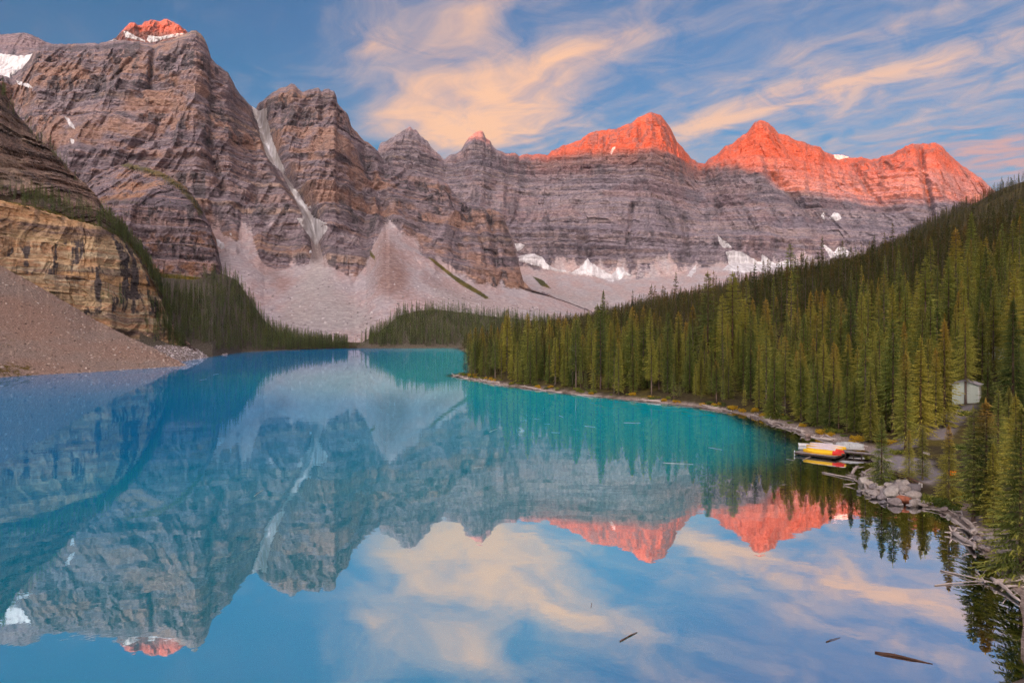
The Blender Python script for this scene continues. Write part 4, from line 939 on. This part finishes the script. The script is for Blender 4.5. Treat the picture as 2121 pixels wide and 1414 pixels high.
def leaf_material(name, a, b_):
    m, t, b = new_mat(name); r = t.node('ShaderNodeObjectInfo').outputs['Random']
    col = t.mix(t.attr('tone'), a, b_); t.link(col, b.inputs['Base Color'])
    tr = t.node('ShaderNodeBsdfTranslucent'); t.link(col, tr.inputs['Color'])
    ad = t.node('ShaderNodeAddShader'); t.link(b.outputs[0], ad.inputs[0]); t.link(tr.outputs[0], ad.inputs[1])
    out = next(n for n in t.n if n.type == 'OUTPUT_MATERIAL'); t.link(ad.outputs[0], out.inputs[0])
    return m
M['leaf_green'] = leaf_material('willow_leaves', (.07, .10, .02), (.17, .17, .03))
M['leaf_gold'] = leaf_material('autumn_gold_leaves', (.22, .16, .02), (.42, .27, .02))
M['leaf_orange'] = leaf_material('autumn_orange_leaves', (.55, .16, .01), (.75, .34, .02))
M['leaf_dark'] = leaf_material('dark_shrub_leaves', (.05, .075, .02), (.10, .125, .03))

# ------------------------------------------------------------------ boulders
def boulder_mesh(seed, mat):
    bm = bmesh.new(); bmesh.ops.create_icosphere(bm, subdivisions=3, radius=1.0)
    r = random.Random(seed); planes = []
    for k in range(15):
        n = Vector((r.gauss(0, 1), r.gauss(0, 1), r.gauss(0, 1))).normalized(); planes.append((n, r.uniform(0.55, 0.88)))
    for v in bm.verts:
        p = v.co.copy()
        for n, d in planes:
            e = p.dot(n) - d
            if e > 0: p -= n * e * 0.97
        nz = float(fbm(p.x * 1.6 + seed, p.y * 1.6, p.z * 1.6, 3, seed)); p *= 1 + 0.07 * nz
        v.co = Vector((p.x * 1.12, p.y * 0.92, p.z * 0.74))
    me = bpy.data.meshes.new('boulder'); bm.to_mesh(me); bm.free(); me.materials.append(mat)
    me.polygons.foreach_set('use_smooth', np.ones(len(me.polygons), bool)); return me
BOULDERS = [boulder_mesh(i, M['stone']) for i in range(7)]; RED_BOULDER = boulder_mesh(20, M['redstone'])
def boulder(px, py, w, label=None, group=None, mesh=None, up=0.0, sink=0.30):
    x, y, z = ray_ground(px, py + 0.2 * w) if up == 0 else ray_ground(px, py + 0.2 * w + up)
    r = w * y / F / 2.1; o = link_obj('boulder', mesh or BOULDERS[random.randrange(7)])
    o.location = (x, y, max(z, -0.12) + r * (0.74 - sink) + up * y / F); o.scale = (r, r * random.uniform(.85, 1.1), r * random.uniform(.85, 1.1)); o.rotation_euler = (random.uniform(-.2, .2), random.uniform(-.2, .2), random.uniform(-0.6, 0.6))
    tag(o, label, 'boulder', group); return o
G1 = 'boulders piled on the point beside the dock'
big = [(1800, 1020, 22, None), (1812, 1024, 30, None), (1826, 1030, 22, None), (1835, 1022, 30, None), (1848, 1022, 44, 'large pale grey boulder at the front of the point'), (1860, 1010, 34, None), (1876, 1016, 30, None),
       (1854, 1040, 30, 'pink brown boulder at the water edge of the point'), (1875, 1036, 36, 'red'), (1893, 1028, 36, 'large cream boulder beside the green bush'), (1894, 1043, 26, None), (1874, 1003, 28, 'dark slate boulder under the bench end'), (1895, 1012, 34, None),
       (1842, 1006, 22, None), (1852, 1000, 18, None), (1862, 998, 18, None), (1838, 998, 16, None), (1846, 1014, 20, None), (1868, 1022, 20, None), (1838, 988, 30, 'flat boulder behind the boulder pile'), (1808, 1008, 20, None), (1800, 1002, 24, None), (1790, 998, 34, 'sloping pale slab at the tip of the point'),
       (1780, 1018, 14, None), (1856, 1028, 18, None), (1825, 1012, 18, None), (1830, 1040, 16, None), (1905, 1045, 20, None), (1915, 1048, 16, None), (1866, 1046, 14, None), (1884, 1048, 16, None), (1818, 1012, 16, None), (1871, 975, 26, 'rounded grey boulder beside the bench'),
       (1884, 1008, 18, None), (1808, 1030, 14, None), (1844, 1036, 16, None)]
for px, py, w, lab in big:
    if lab == 'red': boulder(px, py, w, 'rusty red boulder at the front of the boulder pile', G1, RED_BOULDER)
    else: boulder(px, py, w, lab or 'pale grey boulder in the pile on the point', G1)
G2 = 'pale rocks heaped on the driftwood shore'
r2 = random.Random(4)
for k in range(46):
    px = r2.uniform(2012, 2092); py = 1094 + (px - 2012) * 0.42 + r2.uniform(0, 34)
    boulder(px, py, r2.uniform(9, 20), 'pale rock in the heap on the driftwood shore', G2, sink=0.2)
boulder(2070, 1132, 34, 'broad tan boulder with a worn hollow at the heap edge', G2)
boulder(1957, 1056, 20, 'dark round boulder on the shore under the spruces', 'boulders on the shore')
boulder(1673, 902, 14, 'grey boulder on the bank behind the dock', 'boulders on the shore'); boulder(1918, 940, 16, 'pale boulder beside the gravel path', 'boulders on the shore')
boulder(1876, 978, 12, 'small grey boulder beside the gravel path', 'boulders on the shore')
G3 = 'small stones along the right shore'
for k in range(40):
    yy = r2.uniform(62, 260); xx = float(shore_x(yy)) + r2.uniform(-0.6, 2.0); rr = r2.uniform(0.15, 0.42)
    o = link_obj('boulder', BOULDERS[k % 7]); o.location = (xx, yy, max(float(ground_z(xx, yy)), -0.05) + rr * 0.3); o.scale = (rr, rr, rr); o.rotation_euler = (0, 0, r2.uniform(0, 6))
    tag(o, 'small stone lying on the gravel edge of the right shore', 'stone', G3)

# ------------------------------------------------------------------ driftwood and floating logs
def log_mesh(seed, L=1.0, r0=0.03, r1=0.018, bend=0.03, stubs=3, roots=0, mat='drift'):
    r = random.Random(seed); n = 9; pts, rad = [], []
    for i in range(n):
        f = i / (n - 1); pts.append((f - 0.5, bend * math.sin(f * math.pi * r.uniform(.9, 1.2)) + r.uniform(-.004, .004), bend * 0.4 * math.sin(f * 5 + seed)))
        rad.append((r0 * (1 - f) + r1 * f) * r.uniform(0.88, 1.12) * (0.75 if i in (0, n - 1) else 1))
    vs, fs = tube(pts, rad, 8)
    def limb(p, d, l, ra):
        nonlocal vs, fs
        q = Vector(p); d = Vector(d).normalized(); k = Vector((r.uniform(-.3, .3), r.uniform(-.3, .3), r.uniform(-.1, .4)))
        v2, f2 = tube([q, q + d * l * .5, q + (d + k * .5).normalized() * l], [ra, ra * .7, ra * .25], 5); o = len(vs); vs += v2; fs += [tuple(i + o for i in x) for x in f2]
    for k in range(stubs):
        f = r.uniform(.25, .95); limb((f - .5, 0, 0), (r.uniform(.2, .8), r.choice((-1, 1)) * r.uniform(.5, 1), r.uniform(0, .6)), r.uniform(.05, .16), r0 * .4)
    for k in range(roots):
        a = 6.28 * k / roots; limb((-.49, 0, 0), (-.5, math.cos(a), math.sin(a)), r.uniform(.07, .13), r0 * .55)
    return mesh_from('log', vs, fs, M[mat])
LOGS = [log_mesh(1), log_mesh(2, bend=.05, stubs=5), log_mesh(3, roots=6, stubs=2), log_mesh(4, r0=.022, r1=.012, stubs=1, bend=.015), log_mesh(5, r0=.02, r1=.008, stubs=6, bend=.08)]
WLOGS = [log_mesh(11, r0=.02, r1=.012, stubs=0, bend=.008, mat='wetwood'), log_mesh(12, r0=.016, r1=.006, stubs=1, roots=0, bend=.012, mat='wetwood'), log_mesh(13, r0=.012, r1=.006, stubs=4, bend=.03, mat='wetwood')]
def log_between(p, q, mesh, label, group=None, thick=1.0, name='driftwood_log', cat='log'):
    p, q = Vector(p), Vector(q); L = (q - p).length; o = link_obj(name, mesh); o.location = (p + q) / 2
    d = q - p; o.rotation_euler = (0, -math.asin(max(-1, min(1, d.z / L))), math.atan2(d.y, d.x)); o.scale = (L, L * thick, L * thick)
    tag(o, label, cat, group); return o
def wp(px, py, z=0.03): return on_water(px, py, z)
FL = 'logs floating on the open lake'
for a, b, mesh, th, lab in (((1812, 1350), (1932, 1374), WLOGS[1], 2.2, 'long dark floating log with a knobbed end, nearest the viewer'), ((1284, 1327), (1320, 1308), WLOGS[0], 1.2, 'brown stick floating on the cloud reflection'), ((1711, 1328), (1741, 1319), WLOGS[1], 1.5, 'short dark stick floating above the knobbed log'),
                            ((1224, 1258), (1226, 1247), WLOGS[0], 1.0, 'tiny stub floating upright on the cloud reflection'), ((526, 1027), (545, 1014), LOGS[3], .6, 'tan stick floating alone on the blue reflection'), ((1292, 875), (1327, 876), LOGS[3], .8, 'pale log floating off the wooded shore, longest near the trees'),
                            ((1373, 958), (1436, 961), LOGS[3], .5, 'thin straight pale pole floating in front of the forest'), ((1467, 926), (1496, 931), LOGS[3], .8, 'pale log floating left of the dock'), ((1628, 950), (1646, 953), LOGS[3], .8, 'short pale log floating beside the dock corner'),
                            ((1661, 953), (1678, 945), LOGS[3], .6, 'leaning pale stick beside the dock front')):
    log_between(wp(*a), wp(*b), mesh, lab, FL, th)
for (a, b, c_, d_) in ((1014, 894, 1030, 888), (1107, 867, 1118, 868), (1128, 877, 1140, 878), (1142, 895, 1160, 896), (1188, 889, 1199, 890), (1211, 882, 1233, 884), (1158, 860, 1167, 864), (1180, 880, 1186, 880), (1216, 939, 1224, 943), (441, 776, 452, 774), (414, 787, 428, 785), (981, 968, 998, 967), (1085, 869, 1092, 869), (1260, 1078, 1272, 1086)):
    log_between(wp(a, b), wp(c_, d_), LOGS[3], 'small pale stick floating on the turquoise water', FL, .7)
G4 = 'driftwood stranded along the right shore'
near = [((1973, 1055, .3), (1988, 1070, .4), 4, 1.3, 'curled pale root lying on the shore below the spruces'), ((1990, 1073, .5), (2024, 1100, .3), 0, 1.5, 'thick bleached log pointing down to the water'), ((1968, 1075, .25), (2012, 1105, .3), 1, .9, 'forked grey branch beside the thick bleached log'),
        ((1968, 1090, .1), (2018, 1098, .3), 3, .8, 'thin pale pole jutting over the water'), ((1974, 1103, .2), (2020, 1135, .3), 2, 1.2, 'bleached log with a root plate in the shallows'), ((2068, 1142, .7), (2119, 1196, .5), 0, 1.7, 'large silver log across the driftwood heap'),
        ((2090, 1165, .5), (2104, 1200, .1), 0, 1.5, 'split tan log leaning out of the heap'), ((2083, 1163, .4), (2083, 1195, .0), 0, 1.3, 'short tan log standing in the shallows'), ((2100, 1170, .4), (2121, 1203, .3), 0, 1.4, 'broken tan log behind the split log'),
        ((1948, 1180, .05), (2060, 1207, .15), 3, .6, 'long thin branch reaching over the shallows'), ((1936, 1211, .05), (2036, 1202, .1), 3, .5, 'long straight pole lying low on the water'), ((2053, 1198, .3), (2112, 1243, .2), 0, 1.0, 'grey split log at the lower end of the heap'),
        ((2062, 1210, .2), (2140, 1192, .4), 1, 1.4, 'big brown fallen trunk at the frame edge'), ((2080, 1213, .1), (2140, 1214, .2), 0, 1.0, 'pale log under the brown trunk'), ((2020, 1183, .1), (2040, 1207, .1), 1, .8, 'twisted twig rising from the shallows'),
        ((2040, 1155, .2), (2075, 1150, .5), 3, .8, 'reddish pole sticking out of the heap'), ((2044, 1162, .2), (2080, 1156, .5), 3, .8, 'second reddish pole under the first'), ((2035, 1190, .05), (2056, 1172, .5), 4, .6, 'branching red twig in the shallows'),
        ((1703, 977, .1), (1770, 992, .1), 3, .7, 'long thin branch floating off the point'), ((1765, 984, .1), (1778, 966, .9), 2, 2.4, 'upturned pale stump standing in the water off the point'), ((1748, 1003, .1), (1772, 1001, .3), 2, 1.6, 'star shaped pale root in the water off the point'),
        ((1785, 977, .1), (1800, 984, .2), 1, 1.2, 'short pale log behind the star shaped root'), ((1910, 1052, .1), (1958, 1058, .2), 3, .9, 'low pale log under the green bush'), ((1776, 1019, .1), (1796, 1013, .2), 0, 1.3, 'short log against the point boulders'),
        ((1806, 942, .3), (1850, 956, .3), 3, 1.2, 'long beam lying beside the gangway'), ((1880, 1075, .03), (1892, 1079, .03), 3, 1., 'little stick floating under the point'), ((1948, 1133, .03), (1960, 1137, .03), 3, 1., 'little stick floating before the bleached log'),
        ((1970, 1150, .05), (2000, 1160, .1), 4, .8, 'thin twigs poking from the dark shallows')]
for a, b, k, th, lab in near:
    log_between(on_water(*a), on_water(*b), LOGS[k], lab, G4, th * 1.35)
for k in range(58):
    yy = r2.uniform(106, 292) if k < 50 else r2.uniform(60, 100); e = 1.5
    xx = float(shore_x(yy)) + r2.uniform(-0.3, 1.6); dx = float(shore_x(yy + e)) - float(shore_x(yy - e)); L = r2.uniform(2.0, 6.5) * (1 + yy / 350)
    d = Vector((dx + r2.uniform(-.7, .7), 2 * e, 0)).normalized() * L / 2; zz = max(float(ground_z(xx, yy)), 0.0) + 0.14
    log_between(Vector((xx, yy, zz)) - d, Vector((xx, yy, zz + r2.uniform(-.1, .15))) + d, LOGS[k % 4], 'pale driftwood log on the gravel edge of the wooded shore', G4, r2.uniform(.7, 1.3))

# ------------------------------------------------------------------ shrubs
def shrub_mesh(seed, mat, n=520, flat=0.8, leaf=0.07):
    r = np.random.default_rng(seed); cl = r.normal(0, 1, (9, 3)); cl /= np.linalg.norm(cl, axis=1)[:, None]; cl *= r.uniform(.25, .75, (9, 1)); cl[:, 2] = np.abs(cl[:, 2]) * flat + .15
    V, tone = [], []
    for i in range(n):
        c = cl[r.integers(9)]; d = r.normal(0, 1, 3); d /= np.linalg.norm(d); p = c + d * r.uniform(.15, .36); p[2] = max(p[2], .02)
        a = r.normal(0, 1, 3); a /= np.linalg.norm(a); b = np.cross(a, d); b /= np.linalg.norm(b) + 1e-6; s = leaf * r.uniform(.6, 1.5)
        V += [p - a * s, p + b * s * .6, p + a * s, p - b * s * .6]; tone += [r.random()] * 4
    me = mesh_from('foliage', np.array(V), np.arange(4 * n).reshape(-1, 4), mat, {'tone': np.array(tone)}, smooth=False)
    vs, fs = [], []
    for c in cl[:6]:
        v2, f2 = tube([(0, 0, -.1), tuple(c * .5), tuple(c)], [.035, .025, .01], 4); o = len(vs); vs += v2; fs += [tuple(i + o for i in q) for q in f2]
    return me, mesh_from('stems', vs, fs, M['bark'])
SHRUBS = {k: [shrub_mesh(60 + i, M[k], 700) for i in range(2)] for k in ('leaf_green', 'leaf_gold', 'leaf_orange', 'leaf_dark')}
def shrub(x, y, z, r, kind, label, group, tall=1.0):
    me, st = SHRUBS[kind][random.randrange(2)]; o = empty('shrub', (x, y, z - .05), random.uniform(0, 6), 1.0); o.scale = (r, r, r * tall)
    tag(o, label, 'shrub', group); link_obj('foliage', me, o); link_obj('stems', st, o); return o
for px, py, w, kd, lab, tall in ((1932, 1046, 50, 'leaf_green', 'round yellow green bush beside the boulder pile', 1.0), (1955, 1052, 46, 'leaf_dark', 'dark green bush under the shore spruces', 1.1), (1975, 1058, 34, 'leaf_dark', 'low dark bush at the foot of the long bare trunk', .8),
                                 (1973, 985, 20, 'leaf_orange', 'bright orange autumn bush glowing behind the dark spruce', 1.3), (1855, 940, 30, 'leaf_green', 'leafy bush beside the lone bushy spruce', .9), (1700, 898, 9, 'leaf_gold', 'small golden bush on the bank behind the dock', 1.0), (1970, 850, 36, 'leaf_green', 'green bush below the white cabin', .7),
                                 (2000, 860, 40, 'leaf_green', 'wide grassy bush on the slope below the cabin', .6), (1984, 930, 34, 'leaf_dark', 'purple shaded bush on the slope above the path', .8), (2022, 800, 40, 'leaf_green', 'green bush behind the white cabin roof', .8), (1930, 870, 30, 'leaf_green', 'bush at the top of the gravel track', .8)):
    x, y, z = ray_ground(px, py); shrub(x, y, z, w * y / F / 1.6, kd, lab, 'bushes around the cabin and the point', tall)
for k in range(130):
    yy = 60 + 235 * r2.random() if k > 12 else r2.uniform(62, 110); ss = r2.uniform(1.8, 5.5); xx = float(shore_x(yy)) + ss
    if poly_sd(np.array(xx), np.array(yy), PATH) < 1.0 or abs(yy - 102) < 6: continue
    kd = r2.choice(('leaf_green', 'leaf_green', 'leaf_gold', 'leaf_gold', 'leaf_dark')); nm = {'leaf_green': 'low yellow green shrub', 'leaf_gold': 'low golden autumn shrub', 'leaf_dark': 'low dark green shrub'}[kd]
    shrub(xx, yy, float(ground_z(xx, yy)), r2.uniform(.7, 1.7), kd, nm + ' along the edge of the wooded shore', 'low shrubs along the wooded shore', r2.uniform(.6, 1.0))

# ------------------------------------------------------------------ dock, canoes, covered boat
def box_mesh(name, boxes, mat):
    """one mesh of several boxes: (centre, size, turn about z)"""
    vs, fs = [], []
    for c, s, a in boxes:
        o = len(vs); ca, sa = math.cos(a), math.sin(a)
        for dz in (-.5, .5):
            for dx, dy in ((-.5, -.5), (.5, -.5), (.5, .5), (-.5, .5)):
                x, y = dx * s[0], dy * s[1]; vs.append((c[0] + x * ca - y * sa, c[1] + x * sa + y * ca, c[2] + dz * s[2]))
        fs += [tuple(i + o for i in q) for q in ((3, 2, 1, 0), (4, 5, 6, 7), (0, 1, 5, 4), (1, 2, 6, 5), (2, 3, 7, 6), (3, 0, 4, 7))]
    return mesh_from(name, vs, fs, mat, smooth=False)
DA, DB, DC = (Vector(on_water(a, b, .45)) for a, b in ((1650, 936), (1735, 946), (1760, 932)))
ex = (DB - DA); ey = (DC - DB); W_, D_ = ex.length, ey.length; ang = math.atan2(ex.y, ex.x)
dock = empty('dock', ((DA + DC) / 2).to_tuple()[:2] + (0,), ang); tag(dock, 'floating wooden dock carrying the canoes', 'dock')
nb_ = 22; bw = W_ / nb_
plank = box_mesh('plank', [((0, 0, 0), (bw * .93, D_, .05), 0)], M['deckwood'])
for i in range(nb_):
    o = link_obj('plank', plank, dock); o.location = (-W_ / 2 + bw * (i + .5), 0, .43 + random.uniform(-.004, .004))
link_obj('frame', box_mesh('frame', [((0, -D_ / 2 + .08, .27), (W_, .14, .24), 0), ((0, D_ / 2 - .08, .27), (W_, .14, .24), 0), ((-W_ / 2 + .08, 0, .265), (.14, D_ - .4, .23), 0), ((W_ / 2 - .08, 0, .265), (.14, D_ - .4, .23), 0)], M['darkwood']), dock)
link_obj('float', box_mesh('float', [((-W_ * .25, 0, .07), (W_ * .35, D_ * .9, .16), 0), ((W_ * .25, 0, .07), (W_ * .35, D_ * .9, .16), 0)], M['darkwood']), dock)
link_obj('post', box_mesh('post', [((-W_ / 2 - .02, -D_ / 2 + .1, .3), (.1, .1, .7), 0)], M['white']), dock)
gp = Vector(on_water(1745, 936, .45)); gq = Vector(on_water(1812, 938, .75)); gd = gq - gp
gw = empty('gangway', ((gp + gq) / 2).to_tuple(), math.atan2(gd.y, gd.x)); tag(gw, 'narrow plank gangway from the dock to the shore', 'gangway')
gl_ = gd.length; pl = box_mesh('plank', [((0, 0, .03), (gl_ / 18 * .9, 1.3, .05), 0)], M['deckwood'])
for i in range(18):
    o = link_obj('plank', pl, gw); o.location = (-gl_ / 2 + gl_ / 18 * (i + .5), 0, 0.0)
link_obj('stringer', box_mesh('stringer', [((0, -.55, -.09), (gl_, .1, .16), 0), ((0, .55, -.09), (gl_, .1, .16), 0)], M['darkwood']), gw)
for i in range(4): 
    o = link_obj('post', box_mesh('post', [((0, -.6, -.35), (.12, .12, .7), 0)], M['darkwood']), gw); o.location = (-gl_ / 2 + gl_ * (i + .5) / 4, 0, 0)

def canoe_mesh(upright=False):
    """hull sections from stem to stem; returns verts, faces and, per face, its place along and across the hull"""
    ns, nc = 25, 13; V, Fc, info = [], [], []
    for i in range(ns):
        t = -1 + 2 * i / (ns - 1); w = .44 * (1 - abs(t) ** 2.6) + .012; sheer = .40 + .16 * abs(t) ** 3; rocker = .05 * t ** 4
        for j in range(nc):
            u = -1 + 2 * j / (nc - 1); a = u * math.pi / 2
            y = w * math.copysign(abs(math.sin(a)) ** .75, u); z = rocker + (sheer - rocker) * (1 - math.cos(a) ** .6 if abs(u) < 1 else 1)
            x = 2.6 * t + (0.10 * (z / sheer) * abs(t) ** 8 * (1 if t > 0 else -1))
            V.append((x, y, z))
    for i in range(ns - 1):
        for j in range(nc - 1):
            a = i * nc + j; Fc.append((a, a + 1, a + nc + 1, a + nc)); info.append((-1 + 2 * (i + .5) / (ns - 1), -1 + 2 * (j + .5) / (nc - 1)))
    return V, Fc, info
CV, CF, CI = canoe_mesh()
def sub(name, pick, mat, lift=0.0):
    fs = [f for f, i in zip(CF, CI) if pick(*i)]; used = sorted({v for f in fs for v in f}); mp = {v: k for k, v in enumerate(used)}
    vs = [CV[v] for v in used]
    return mesh_from(name, vs, [tuple(mp[v] for v in f) for f in fs], mat)
def gunwale(mat):
    vs, fs = [], []
    for s in (0, 12):
        pts = [CV[i * 13 + s] for i in range(25)]; v2, f2 = tube(pts, [.022] * 25, 5); o = len(vs); vs += v2; fs += [tuple(i + o for i in q) for q in f2]
    return mesh_from('gunwale', vs, fs, mat)
def canoe(loc, rz, tilt, side, bottom, end, label, upturned=True, group='canoes stored on the dock'):
    o = empty('canoe', loc, rz); 
    o.rotation_euler = (math.pi + tilt if upturned else tilt, 0, rz); tag(o, label, 'canoe', group)
    red_end = (lambda t: t > .62) if end else (lambda t: False)
    link_obj('hull_side', sub('hull_side', lambda t, u: abs(u) > .42 and not red_end(t), M[side]), o)
    link_obj('hull_bottom', sub('hull_bottom', lambda t, u: abs(u) <= .42 and not red_end(t), M[bottom]), o)
    if end: link_obj('end_panel', sub('end_panel', lambda t, u: red_end(t), M['red']), o)
    link_obj('gunwale', gunwale(M['orange'] if side == 'yellow' else M[side]), o)
    link_obj('thwart', box_mesh('thwart', [((-.9, 0, .38), (.12, .84, .025), 0), ((.9, 0, .38), (.12, .84, .025), 0)], M['railwood']), o)
    return o
dx = ex.normalized(); dy = ey.normalized(); base0 = DA + ex * .5
def dpos(a, b, z): p = DA + dx * a + dy * b; return (p.x, p.y, z)
canoe(dpos(W_ * .58, .85, 1.02), ang + .05, .50, 'yellow', 'yellow', True, 'yellow upturned canoe with a red end at the front of the dock')
canoe(dpos(W_ * .62, 1.75, 1.24), ang + .02, .38, 'yellow', 'lilac', True, 'upturned canoe with pale lilac bottom and red end, second from the front')
canoe(dpos(W_ * .56, 2.70, 1.44), ang - .03, .30, 'yellow', 'lilac', False, 'upturned canoe with pale lilac bottom, third from the front')
canoe(dpos(W_ * .60, 3.65, 1.60), ang - .05, .25, 'yellow', 'lilac', False, 'upturned canoe highest at the back of the dock row')
rk = empty('canoe_rack', dpos(W_ * .58, 2.6, .455), ang); tag(rk, 'low timber rack under the upturned canoes on the dock', 'rack')
for sx in (-1.2, 1.2):
    for yy_, hh in ((-.7, .24), (.3, .44), (1.2, .60)): link_obj('post', box_mesh('post', [((sx, yy_, hh / 2), (.1, .1, hh), 0)], M['darkwood']), rk)
    for yy_, hh in ((-.7, .24), (.3, .44), (1.2, .60)): link_obj('crossbar', box_mesh('crossbar', [((sx, yy_, hh + .04), (.12, .8, .08), 0)], M['darkwood']), rk)
wc = on_water(1690, 924, .0); canoe((wc[0], wc[1] + .2, -.06), R(-4), 0.0, 'white', 'white', False, 'white canoe floating behind the dock', upturned=False, group='boats at the dock')
def covered_boat():
    x, y, z = on_water(1764, 931, .55); o = empty('covered_boat', (x, y + .6, z), ang + .3); tag(o, 'small boat under a grey tarpaulin beside the gangway', 'boat', 'boats at the dock')
    ns, nc = 15, 11; V, Fc = [], []
    for i in range(ns):
        t = -1 + 2 * i / (ns - 1); w = .85 * (1 - max(t, 0) ** 3 * .8) * (1 - max(-t, 0) ** 6 * .3); top = .85 - .25 * t * t + .06 * math.sin(i * 1.9)
        for j in range(nc):
            u = -1 + 2 * j / (nc - 1); V.append((t * 1.9, w * u * (1 + .05 * math.sin(i + j * 2)), max(.12, top * (1 - abs(u) ** 2.2) + .25)))
    for i in range(ns - 1):
        for j in range(nc - 1): a = i * nc + j; Fc.append((a, a + 1, a + nc + 1, a + nc))
    link_obj('tarpaulin', mesh_from('tarpaulin', V, Fc, M['tarp']), o)
    hv, hf, _ = canoe_mesh(); link_obj('hull', mesh_from('hull', [(v[0] * .74, v[1] * 1.85, v[2] * .6 - .05) for v in hv], hf, M['white']), o)
    v, f = tube([(0, -.86, .35), (0, -.5, .85), (0, 0, 1.08), (0, .5, .85), (0, .86, .35)], [.025] * 5, 5); link_obj('strap', mesh_from('strap', v, f, M['darkwood']), o)
covered_boat()

# ------------------------------------------------------------------ bench rail, cabin, upper hut
def bench():
    p = Vector(ray_ground(1852, 990)); q = Vector(ray_ground(1906, 1010)); d = q - p; L = max(d.length, 2.6); o = empty('bench', ((p + q) / 2).to_tuple(), math.atan2(d.y, d.x)); tag(o, 'low dark plank bench with pale posts above the boulder pile', 'bench')
    for i, y in enumerate((-.16, .02, .20)): link_obj('seat_board', box_mesh('seat_board', [((0, y, .62), (L * 1.02, .15, .05), 0)], M['railwood']), o)
    link_obj('back_board', box_mesh('back_board', [((0, -.28, .40), (L, .05, .16), 0)], M['railwood']), o)
    for i in range(3):
        m_ = link_obj('leg', box_mesh('leg', [((0, -.1, .26), (.16, .16, .78), 0), ((0, .16, .26), (.13, .13, .66), 0)], M['concrete']), o); m_.location = (-L / 2 + L * i / 2, 0, 0)
bench()
def cabin(loc, rz, w, d, h, ridge, label, name='cabin', front='siding', sidem='greensiding'):
    o = empty(name, loc, rz); tag(o, label, 'cabin'); n = int(h / .3)
    wl = link_obj('wall', box_mesh('wall', [((0, 0, h / 2 - .6), (w - .1, d - .1, h + 1.2), 0)], M['siding']), o)
    bf = box_mesh('siding_board', [((0, -d / 2, 0), (w, .06, .285), 0)], M[front]); bs = box_mesh('siding_board', [((-w / 2, 0, 0), (.06, d - .14, .285), 0)], M[sidem])
    bs2 = box_mesh('siding_board', [((w / 2, 0, 0), (.06, d - .14, .285), 0)], M[sidem])
    for k in range(-2, n):
        for b_ in (bf, bs, bs2):
            e = link_obj('siding_board', b_, wl); e.location = (0, 0, .15 + .3 * k)
    link_obj('corner_trim', box_mesh('corner_trim', [((-w / 2, -d / 2, h / 2 - .3), (.12, .12, h + .6), 0), ((w / 2, -d / 2, h / 2 - .3), (.12, .12, h + .6), 0)], M['white']), wl)
    ov = .45; W2, D2 = w / 2 + ov, d / 2 + ov
    vs = [(-W2, -D2, h), (W2, -D2, h), (W2, D2, h), (-W2, D2, h), (-W2, 0, h + ridge), (W2, 0, h + ridge)]; vs += [(x, y, z + .14) for x, y, z in vs]
    fs = [(6, 7, 11, 10), (8, 9, 10, 11), (1, 0, 4, 5), (3, 2, 5, 4), (0, 1, 7, 6), (2, 3, 9, 8), (0, 6, 10, 4), (4, 10, 9, 3), (1, 5, 11, 7), (5, 2, 8, 11)]
    rf = link_obj('roof', mesh_from('roof', vs, fs, M['roofing'], smooth=False), o)
    link_obj('fascia', box_mesh('fascia', [((0, -D2 - .03, h + .06), (2 * W2 + .06, .05, .22), 0), ((0, D2 + .03, h + .06), (2 * W2 + .06, .05, .22), 0)], M['white']), rf)
    gv = [(-w / 2 + .02, -d / 2, h), (-w / 2 + .02, d / 2, h), (-w / 2 + .02, 0, h + ridge), (w / 2 - .02, -d / 2, h), (w / 2 - .02, d / 2, h), (w / 2 - .02, 0, h + ridge)]
    link_obj('gable', mesh_from('gable', gv, [(0, 2, 1), (3, 4, 5)], M[sidem], smooth=False), wl)
    return o, wl
c1, w1 = cabin((CABIN[0] + 2.2, CABIN[1] + 2.0, CABIN[2] - .2), R(52), 4.6, 4.4, 3.9, .9, 'small white wooden cabin half hidden by the spruces')
win = link_obj('window', box_mesh('window', [((-1.0, -2.24, 2.2), (.9, .06, .9), 0)], M['glass']), c1); link_obj('window_frame', box_mesh('window_frame', [((-1.0, -2.25, 2.69), (1.06, .08, .08), 0), ((-1.0, -2.25, 1.71), (1.06, .08, .08), 0), ((-1.49, -2.25, 2.2), (.08, .08, .9), 0), ((-.51, -2.25, 2.2), (.08, .08, .9), 0)], M['white']), win)
hx, hy, hz = ray_ground(2078, 745); cabin((hx + 1.5, hy + 2.5, hz - .3), R(8), 6.0, 4.0, 2.6, .7, 'upper hut with pale roof edge between the trunks', 'hut', 'siding', 'siding')
x, y, z = ray_ground(1810, 896)
st = empty('dead_tree', (x, y, z), 0, 1.0); tag(st, 'bare grey dead trunk standing left of the lone bushy spruce', 'tree', 'dead trees in the forest'); vs, fs = spruce_trunk(3, 8.0, .12); link_obj('trunk', mesh_from('trunk', vs, fs, M['drift']), st)
